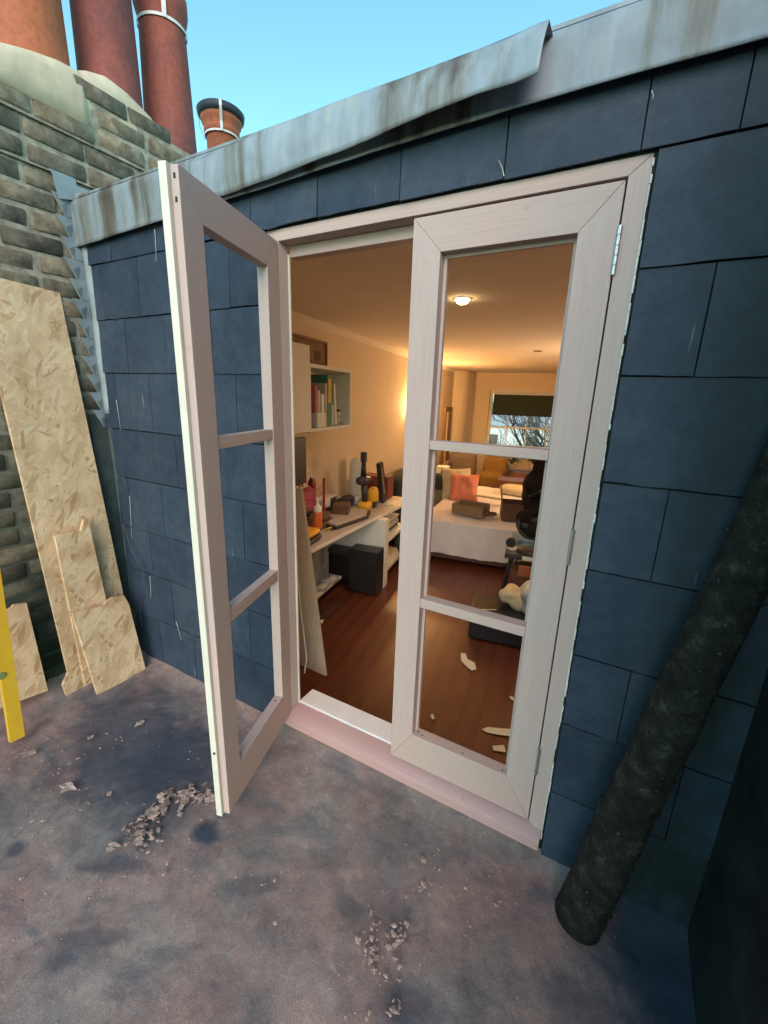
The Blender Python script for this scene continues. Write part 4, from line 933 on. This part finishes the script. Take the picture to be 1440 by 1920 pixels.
ob('magazine', MB().prism([(0, -.03, .40), (0, .05, .41), (0, .20, .02), (0, .09, .0)], (.035, 0, 0)), BLK, ng, bevel=.003); ob('magazine_slot', MB().prism([(.036, -.0, .36), (.036, .015, .36), (.036, .11, .10), (.036, .095, .10)], (.003, 0, 0)), STEEL, ng); ob('body', MB().soft((-.02, -.02, .10), (.08, .11, .16), 3, 6), YELP, ng, smooth=True); ob('nose', MB().box(-.02, .02, -.09, -.04, .0, .05), DGR, ng)
hb = dthing('headset_case', 'low black soft pouch behind the drill', 'pouch', .16, 2.25); ob('pouch', MB().soft((0, 0, .05), (.14, .30, .10), 3, 6, .02, 10, 1), BLK, hb, smooth=True)
rx = dthing('red_box', 'dull red brown box at the far end of the desk', 'box', .30, 2.75); ob('box_body', MB().box(-.16, .16, -.02, .18, 0, .26), simple('red_brown_card', (0.22, 0.05, 0.035), .6), rx, bevel=.004)
sp = dthing('paper_sheets', 'loose pale papers lying at the far end of the desk', 'papers', .52, 2.60); ob('sheet', MB().box(-.08, .10, -.10, .12, 0, .004), WHP, sp)

o = dthing('tape_roll', 'dark roll of tape standing behind the glue bottle on the desk', 'tape', .22, 1.62); ob('roll', MB().lathe([(.030, 0), (.055, 0), (.055, .045), (.030, .045), (.030, 0)], n=24), DGR, o, smooth=True)
o = dthing('screwdriver', 'yellow handled screwdriver lying near the desk front edge', 'screwdriver', .46, 1.72, .5); ob('handle', MB().tube([(0, 0, .014), (0, .10, .014)], [.014, .011], 10), YELP, o, smooth=True); ob('shaft', MB().tube([(0, .10, .014), (0, .21, .010)], .004, 6), STEEL, o)
o = dthing('mug', 'white mug standing by the cylinder lamp', 'mug', .22, 2.40); ob('mug_body', MB().lathe([(0, 0), (.036, 0), (.040, .09), (.036, .09), (.033, .01), (0, .01)], n=20), WHP, o, smooth=True); ob('handle', MB().tube([(.038, 0, .075), (.065, 0, .07), (.068, 0, .035), (.037, 0, .02)], .005, 6), WHP, o)
o = dthing('coiled_cable', 'coil of dark cable lying on the desk beside the tray', 'cable', .18, 2.05); mb = MB()
mb.tube([((.07 + .006 * math.sin(k)) * math.cos(k * .5), (.10 + .008 * math.cos(k * 1.3)) * math.sin(k * .5), .006 + .0009 * k) for k in range(50)], .0045, 6); ob('coil', mb, BLK, o, smooth=True)
o = dthing('paper_card', 'pale folded card standing behind the tray on the desk', 'card', .10, 2.12, .3); ob('card_front', MB().prism([(0, -.07, 0), (0, .07, 0), (-.03, .07, .15), (-.03, -.07, .15)], (.002, 0, 0)), WHP, o)
# plank leaning inside the opening + white cable
c1, c2, c3, c4 = LP(.62, .50, ZF), LP(.80, .46, ZF), LP(.42, .72, 1.02), LP(.30, .74, 1.02)
mb = MB().prism([at(560, 1245, 1, .42), at(611, 1268, 1, .42), at(565, 918, 1, .60), at(548, 914, 1, .60)], E2 * .018)
tag(ob('plywood_offcut', mb, WOODEND), 'pale narrow board leaning just inside the open doorway', 'board')
cbp = [(552, 975, .36), (556, 1040, .34), (560, 1100, .32), (566, 1160, .30), (572, 1210, .28), (575, 1235, .26), (571, 1262, .20)]
tag(ob('white_cable', MB().tube([at(x, y, 1, yy) for x, y, yy in cbp], .0035, 6), CABLE), 'white cable hanging in front of the pale board in the doorway', 'cable')

# --- bed, sofa etc
bd = inner('bed', 'bed under a rumpled white duvet in the middle of the room', 'bed', 0, 0, ZF)
dv = MB(); nx, ny = 44, 44; vs = []; fs = []
def duv(u, v):
    a = .82 + u * 1.62; b_ = 2.98 + v * 2.1
    p = Vector((a, b_, .55)); w_ = .022 * mnoise.noise(p * 3.1) + .012 * mnoise.noise(p * 8)
    ea = max(0, 1 - min(a - .82, 2.44 - a) / .16); eb = max(0, 1 - (b_ - 2.98) / .16)
    p.z += w_ - .05 * (ea ** 2) - .05 * (eb ** 2); return p
for j in range(ny + 1):
    for i in range(nx + 1): vs.append(duv(i / nx, j / ny))
for j in range(ny):
    for i in range(nx): a = j * (nx + 1) + i; fs.append((a, a + 1, a + nx + 2, a + nx + 1))
dv.add(vs, fs)
def skirt(fn, n):
    o = []; f = []
    for k in range(6):
        for i in range(n + 1):
            p, nn = fn(i / n); d = k / 5; s = math.sin(i / n * 34) * .012 * d + .02 * d * mnoise.noise(Vector((i * .25, k * .3, 0)))
            o.append(p + nn * (.03 * math.sin(d * 1.57) + s) - Vector((0, 0, .38 * d)))
    for k in range(5):
        for i in range(n): a = k * (n + 1) + i; f.append((a, a + n + 1, a + n + 2, a + 1))
    dv.add(o, f)
skirt(lambda u: (duv(u, 0), Vector((0, -1, 0))), 70); skirt(lambda u: (duv(0, 1 - u), Vector((-1, 0, 0))), 70)
ob('duvet', dv, DUV, bd, smooth=True)
ob('bed_base', MB().box(.86, 2.40, 3.02, 5.05, .04, .45), CARDD, bd)
def pillow(sz, seed=0, n=16):
    vs = []; fs = []
    for s_ in (1, -1):
        for j in range(n + 1):
            for i in range(n + 1):
                u = -1 + 2 * i / n; v = -1 + 2 * j / n
                t_ = ((1 - u ** 4) * (1 - v ** 4)) ** .45; pin = 1 - .10 * (1 - abs(u) * abs(v)) * max(abs(u), abs(v)) ** 2
                q = Vector((u * sz[0] / 2 * pin, 0, v * sz[2] / 2 * pin)); w_ = mnoise.noise(q * 9 + Vector((seed, 0, s_)))
                vs.append((q.x, s_ * sz[1] / 2 * t_ * (1 + .45 * w_), q.z + sz[2] / 2))
    m_ = (n + 1) ** 2
    for k in (0, 1):
        for j in range(n):
            for i in range(n):
                a = k * m_ + j * (n + 1) + i; f = (a, a + 1, a + n + 2, a + n + 1); fs.append(f if k else f[::-1])
    return MB().add(vs, fs)
def cushion(name, lab, cat, a, b_, z, sz, mat, rz=0, rx=0, p=3.2, seed=0):
    o = inner(name, lab, cat, a, b_, z, rz); o.rotation_euler = (rx, 0, TH + rz); ob('cushion_cover' if cat == 'cushion' else 'body', pillow(sz, seed), mat, o, smooth=True); return o
sf = inner('sofa', 'dark blue grey sofa against the left wall behind the desk', 'sofa', 0, 0, ZF)
ob('seat', MB().soft((.45, 4.1, .26), (.78, 1.6, .50), 8, 8), SOFA, sf, smooth=True); ob('backrest', MB().soft((.22, 4.3, .54), (.34, 1.5, .62), 5, 8, .02), SOFA, sf, smooth=True); ob('armrest', MB().soft((.50, 4.85, .46), (.75, .22, .56), 5, 8), SOFA, sf, smooth=True)
ob('loose_throw', MB().soft((.76, 2.86, .19), (.30, .46, .36), 3, 10, .12, 6), SOFA, sf, smooth=True)
cushion('cushion', 'coral orange cushion propped on the bed', 'cushion', 1.13, 3.95, .20, (.40, .17, .40), CORAL, .15, -.42)
cushion('cushion', 'cream cushion tucked behind the coral one', 'cushion', 1.02, 4.12, .20, (.44, .17, .44), CREAMF, .5, -.35, seed=3)
def tray_box(lab, a, b_, z, sx, sy, h, mat, rz=0, flaps=False):
    o = inner('cardboard_box', lab, 'box', a, b_, z, rz, 'cardboard boxes on the bed'); t = .006
    ob('box_walls', MB().box(-sx / 2, sx / 2, -sy / 2, -sy / 2 + t, 0, h).box(-sx / 2, sx / 2, sy / 2 - t, sy / 2, 0, h).box(-sx / 2, -sx / 2 + t, -sy / 2 + t, sy / 2 - t, 0, h).box(sx / 2 - t, sx / 2, -sy / 2 + t, sy / 2 - t, 0, h), mat, o)
    ob('box_bottom', MB().box(-sx / 2 + t, sx / 2 - t, -sy / 2 + t, sy / 2 - t, 0, t), mat, o)
    if flaps:
        ob('flap', MB().prism([(-sx / 2, -sy / 2, h), (-sx / 2, sy / 2, h), (-sx / 2 - .02, sy / 2 - .02, h + .20), (-sx / 2 - .04, -sy / 2 + .06, h + .17)], (.005, 0, 0)), mat, o)
        ob('flap', MB().prism([(sx / 2, -sy / 2, h), (sx / 2, sy / 2, h), (sx / 2 + .12, sy / 2, h + .05), (sx / 2 + .12, -sy / 2, h + .05)], (0, 0, .005)), mat, o)
    return o
tray_box('shallow open cardboard tray at the front edge of the bed', 1.34, 3.28, .235, .38, .28, .12, CARD, -.20)
tray_box('open brown cardboard box with raised flap on the bed', 1.84, 3.30, .235, .30, .30, .19, CARDD, .15, True)
o = inner('wooden_slat', 'pale long slat resting across the bed behind the boxes', 'slat', 1.56, 3.9, .30, -.20); ob('slat_body', MB().box(-.38, .38, -.02, .02, 0, .025), CREAMF, o)
o = inner('pillow', 'cream pillow at the far side of the bed', 'pillow', 1.85, 4.7, .22); ob('pillow_body', MB().soft((0, 0, .07), (.60, .36, .15), 3, 8, .02, 5), CREAMF, o, smooth=True)
o = inner('slipper', 'dark shoe lying on the bed between the two boxes', 'shoe', 1.58, 3.22, .245, .5); ob('shoe_body', MB().soft((0, 0, .025), (.16, .06, .05), 2.5, 6).soft((-.05, 0, .045), (.07, .06, .05), 2.5, 5), CARDD, o, smooth=True)

# mitre saw and pile at the right
ms = inner('mitre_saw', 'dark mitre saw standing on its stand at the right of the bed', 'power saw', 0, 0, 0)
ob('stand_top', MB().box(1.84, 2.6, 2.2, 2.6, .12, .17), DGR, ms, bevel=.004)
for (x_, y_) in ((1.90, 2.25), (1.92, 2.55), (2.5, 2.25), (2.5, 2.55)): ob('leg', MB().tube([(x_, y_, .12), (x_ + (-.06 if x_ < 2.1 else .06), y_, ZF)], .018, 8), DGR, ms)
ob('turntable', MB().lathe([(0, .21), (.17, .21), (.19, .19), (.19, .171)], (2.12, 2.38, 0), 24), DGR, ms, smooth=True)
ob('fence', MB().box(1.88, 2.5, 2.50, 2.53, .172, .29), STEEL, ms)
ob('blade_guard', MB().soft((2.06, 2.36, .46), (.30, .10, .30), 2.3, 12, .04, 12), DARKF, ms, smooth=True); ob('blade', MB().tube([(2.06, 2.326, .44), (2.06, 2.329, .44)], .15, 36), DGR, ms)
ob('motor', MB().tube([(2.10, 2.40, .56), (2.26, 2.50, .60)], .07, 16), DGR, ms, smooth=True); ob('handle', MB().tube([(2.0, 2.32, .70), (2.10, 2.32, .78), (2.22, 2.34, .76), (2.22, 2.36, .62)], .022, 10), BLK, ms, smooth=True)
ob('dust_bag', MB().soft((2.12, 2.45, .76), (.34, .28, .56), 2.6, 16, .07, 9), DARKF, ms, smooth=True)
ob('clamp_knob', MB().tube([(1.88, 2.26, .27), (1.88, 2.22, .27)], .045, 14), BLK, ms); ob('clamp_ring', MB().lathe([(.028, 0), (.045, 0), (.045, .015), (.028, .015)], (1.90, 2.24, .21), 16), WHP, ms)
ob('label_plate', MB().box(2.0, 2.16, 2.196, 2.199, .125, .165), WHP, ms)
b_ = inner('tool_bag', 'dark open tool bag slumped under the saw', 'bag', 2.02, 2.38, ZF); ob('bag_body', MB().soft((0, 0, .17), (.30, .32, .34), 4, 8, .03, 6, 4), CARDD, b_, smooth=True); ob('handle', MB().tube([(-.1, 0, .32), (-.05, 0, .42), (.05, 0, .42), (.1, 0, .32)], .010, 8), BLK, b_)
tag(ob('card_packet', MB().box(1.98, 2.10, 2.10, 2.13, .0, .10), simple('orange_brown_card', (.34, .12, .05), .6), loc=RO.copy(), rz=TH), 'small orange brown packet propped at the front of the saw stand', 'packet')
tbx = inner('toolbox', 'low black toolbox on the floor near the closed door', 'toolbox', 0, 0, ZF)
ob('tool_case', MB().box(1.66, 2.20, 1.40, 1.78, .012, .19), BLK, tbx, bevel=.008); ob('lid', MB().box(1.65, 2.21, 1.39, 1.79, .192, .235), BLKM, tbx, bevel=.008); ob('latch', MB().box(1.80, 1.88, 1.378, 1.389, .14, .22), DGR, tbx); ob('label_plate', MB().box(1.93, 2.05, 1.378, 1.389, .195, .225), GREYC, tbx)
jk = inner('jacket', 'crumpled pale yellow and grey jacket dumped on the toolbox', 'jacket', 2.0, 1.62, ZF + .236); ob('yellow_cloth', MB().soft((-.02, .05, .08), (.24, .20, .16), 2.6, 22, .05, 9, 2), CREAMF, jk, smooth=True); ob('grey_cloth', MB().soft((.12, -.01, .12), (.20, .22, .24), 2.6, 22, .05, 9, 6), GREYC, jk, smooth=True)
o = inner('pencil', 'short pale pencil lying on the toolbox lid', 'pencil', 1.80, 1.50, ZF + .2355, .4); ob('pencil_body', MB().tube([(-.06, 0, .005), (.06, 0, .005)], .005, 6), CREAMF, o)

# far furniture
mi = inner('wall_mirror', 'tall wood framed mirror on the left wall near the far corner', 'mirror', 0, 0, 0)
for bx in ((.002, .05, 7.55, 8.25, 1.29, 1.38), (.002, .05, 7.55, 8.25, .0, .09), (.002, .05, 7.55, 7.66, .091, 1.289), (.002, .05, 8.14, 8.25, .091, 1.289)): ob('frame_bar', MB().box(*bx), BROWNW, mi, bevel=.004)
ob('mirror_glass', MB().box(.004, .02, 7.66, 8.14, .09, 1.29), MIR, mi)
ch = inner('armchair', 'grey brown armchair below the far mirror', 'chair', .50, 7.3, ZF); ob('seat', MB().soft((0, 0, .22), (.62, .60, .42), 5, 8), GREYF, ch, smooth=True); ob('backrest', MB().soft((0, .25, .50), (.60, .18, .66), 4, 8), GREYF, ch, smooth=True); ob('armrest', MB().soft((-.28, 0, .36), (.12, .6, .5), 4, 6), GREYF, ch, smooth=True)
yc = inner('armchair', 'mustard yellow armchair beside the plant table', 'chair', 1.15, 7.6, ZF); ob('seat', MB().soft((0, 0, .22), (.52, .5, .40), 5, 8), SEATY, yc, smooth=True); ob('backrest', MB().soft((0.02, .2, .46), (.52, .15, .48), 4, 8), SEATY, yc, smooth=True)
for s in (-1, 1): ob('leg', MB().tube([(s * .2, -.2, .1), (s * .22, -.22, 0)], .015, 8), BROWNW, yc)
ht = inner('white_heater', 'small white heater standing behind the cushions', 'heater', .36, 6.2, ZF); ob('heater_body', MB().box(-.12, .12, -.08, .08, 0.03, .66), WHP, ht, bevel=.02); ob('dial', MB().tube([(0.0, -.081, .55), (0, -.09, .55)], .03, 14), DGR, ht); ob('foot', MB().box(-.14, .14, -.10, .10, 0, .03), WHP, ht)
tb_ = inner('side_table', 'low dark wooden table under the far plants', 'table', 1.95, 6.8, ZF); ob('table_top', MB().box(-.60, .60, -.25, .25, .38, .42), BROWNW, tb_)
for sx in (-.55, .55):
    for sy in (-.2, .2): ob('leg', MB().box(sx - .02, sx + .02, sy - .02, sy + .02, 0, .379), BROWNW, tb_)
def plant(lab, a, b_, z, n, L, seed):
    random.seed(seed); o = inner('potted_plant', lab, 'plant', a, b_, z); ob('pot', MB().lathe([(0, 0), (.07, 0), (.09, .14), (.08, .14), (.07, .03)], n=18), GREYC, o, smooth=True)
    for k in range(n):
        an = random.uniform(0, 6.28); l = L * random.uniform(.6, 1.1); d = Vector((math.cos(an), math.sin(an), 0)); s = d.cross(Vector((0, 0, 1))); pts = []; mb = MB(); vs = []
        for i in range(6):
            f = i / 5; p = d * (l * .75 * f) + Vector((0, 0, .14 + l * (1.1 * f - .9 * f * f))); w_ = .028 * math.sin(math.pi * min(1, f * .9 + .08)); vs += [p - s * w_, p + s * w_]
        mb.add(vs, [(2 * i, 2 * i + 1, 2 * i + 3, 2 * i + 2) for i in range(5)]); ob('leaf', mb, LEAFG, o)
plant('spiky dark potted plant by the mustard chair at the far window', 1.50, 8.0, ZF + .40, 22, .42, 1); plant('dark potted plant in the middle under the far window', 1.95, 8.1, ZF + .42, 22, .46, 2); plant('dark potted plant at the right under the far window', 2.38, 8.0, ZF + .42, 18, .44, 3)
o = inner('bureau', 'dark low cupboard holding the plants below the far window', 'cupboard', 1.95, 8.1, ZF); ob('cupboard_body', MB().box(-.68, .68, -.22, .22, .0, .385), BROWNW, o, bevel=.004); ob('door_panel', MB().box(-.64, -.02, -.235, -.221, .04, .36), BROWNW, o); ob('door_panel', MB().box(.02, .64, -.235, -.221, .04, .36), BROWNW, o)
o = inner('desk_lamp', 'small bright lamp on the far ledge left of the plants', 'lamp', 1.22, 9.12, .366); ob('lamp_shade', MB().lathe([(.03, .13), (.06, .06), (.055, .06), (.025, .13)], n=16), emit('small_glow', (1, .8, .5), 6), o); ob('stand', MB().tube([(0, 0, 0), (0, 0, .13)], .008, 8), STEEL, o)

# scraps of torn white paper on the floor
def scrap(lab, pts):
    z = ZF + .003; w_ = [at(x, y, 2, z) for x, y in pts]; c = sum(w_, Vector()) / len(w_)
    bb = bmesh.new(); vv = [bb.verts.new((p - c) + Vector((0, 0, .004 * random.random()))) for p in w_]; f = bb.faces.new(vv); bmesh.ops.triangulate(bb, faces=[f]); ex = bmesh.ops.extrude_face_region(bb, geom=list(bb.faces))
    for v in [q for q in ex['geom'] if isinstance(q, bmesh.types.BMVert)]: v.co.z += .002
    bmesh.ops.recalc_face_normals(bb, faces=list(bb.faces)); me = bpy.data.meshes.new('paper_scrap'); bb.to_mesh(me); bb.free()
    tag(ob('paper_scrap', me, SCRAP, loc=c), lab, 'paper scrap', 'torn paper scraps on the room floor')
scrap('torn paper scrap alone in the middle of the bottom opening', [(864, 1226), (873, 1225), (876, 1236), (890, 1243), (893, 1256), (884, 1258), (872, 1248), (865, 1240)])
scrap('long narrow paper scrap lying against the closed leaf stile', [(903, 1368), (915, 1364), (935, 1366), (958, 1368), (960, 1382), (935, 1379), (912, 1374)])
scrap('small square paper scrap below the long narrow scrap', [(923, 1400), (945, 1398), (948, 1412), (925, 1408)])
scrap('tiny paper chip left of the long scrap', [(807, 1341), (812, 1340), (815, 1348), (810, 1351)])
scrap('tiny paper chip by the leaning pale board', [(598, 1164), (607, 1162), (604, 1170)])
scrap('small paper chip on the floor in front of the bed', [(912, 1052), (920, 1052), (919, 1055), (912, 1055)])
scrap('paper chip beside the stile above the long scrap', [(955, 1306), (962, 1308), (964, 1314), (957, 1312)])

# ================================================================== outside the far window
random.seed(31)
hs = thing('white_house', 'pale house front seen through the far window behind bare trees', 'house', LP(4, 34, -9), TH)
ob('house_wall', MB().box(-14, 9, 0, 8, 0, 8.6), WHP, hs); ob('roof', MB().prism([(-14.3, -.3, 8.6), (-14.3, 8.3, 8.6), (-14.3, 4, 9.6)], (23.6, 0, 0)), GREYC, hs)
for i in range(7):
    for j in range(2): f = ob('window', MB().box(-12 + i * 3, -11.2 + i * 3, -.06, .02, 3.9 + j * 2.7, 5.2 + j * 2.7), GREYF, hs)
def tree(a, b_, h, seed, lab):
    random.seed(seed); o = thing('bare_tree', lab, 'tree', LP(a, b_, -9), TH, 'bare trees outside the far window')
    ob('trunk', MB().tube([(0, 0, 0), (.1, 0, h * .35), (0.05, .1, h * .6)], [.22, .17, .10], 10), BARK, o, smooth=True)
    mb = MB()
    def br(p, d, l, r, n):
        q = p + d * l; mid = (p + q) / 2 + Vector((random.uniform(-.1, .1), random.uniform(-.1, .1), random.uniform(-.05, .1))) * l
        mb.tube([p, mid, q], [r, r * .8, r * .55], 5, False)
        if n:
            for _ in range(3 if n > 1 else 4):
                nd = (d + Vector((random.uniform(-.8, .8), random.uniform(-.8, .8), random.uniform(-.1, .6)))).normalized(); br(q if _ else mid, nd, l * random.uniform(.6, .8), r * .55, n - 1)
    for k in range(8):
        an = k * 2.4; z = h * (.35 + .3 * k / 8); br(Vector((.07, .05, z)), Vector((math.cos(an) * .8, math.sin(an) * .8, .7)).normalized(), h * .16, .07, 4)
    ob('crown', mb, BARK, o)
tree(1.5, 20, 13, 1, 'bare winter tree at the left of the far window view'); tree(4.2, 22, 14, 2, 'bare winter tree in the middle of the far window view'); tree(6.2, 19, 13, 3, 'bare winter tree at the right of the far window view'); tree(3.0, 17, 12, 5, 'nearest bare winter tree left of centre in the far window view'); tree(4.6, 16, 12.5, 6, 'thin bare winter tree close to the far window glass')
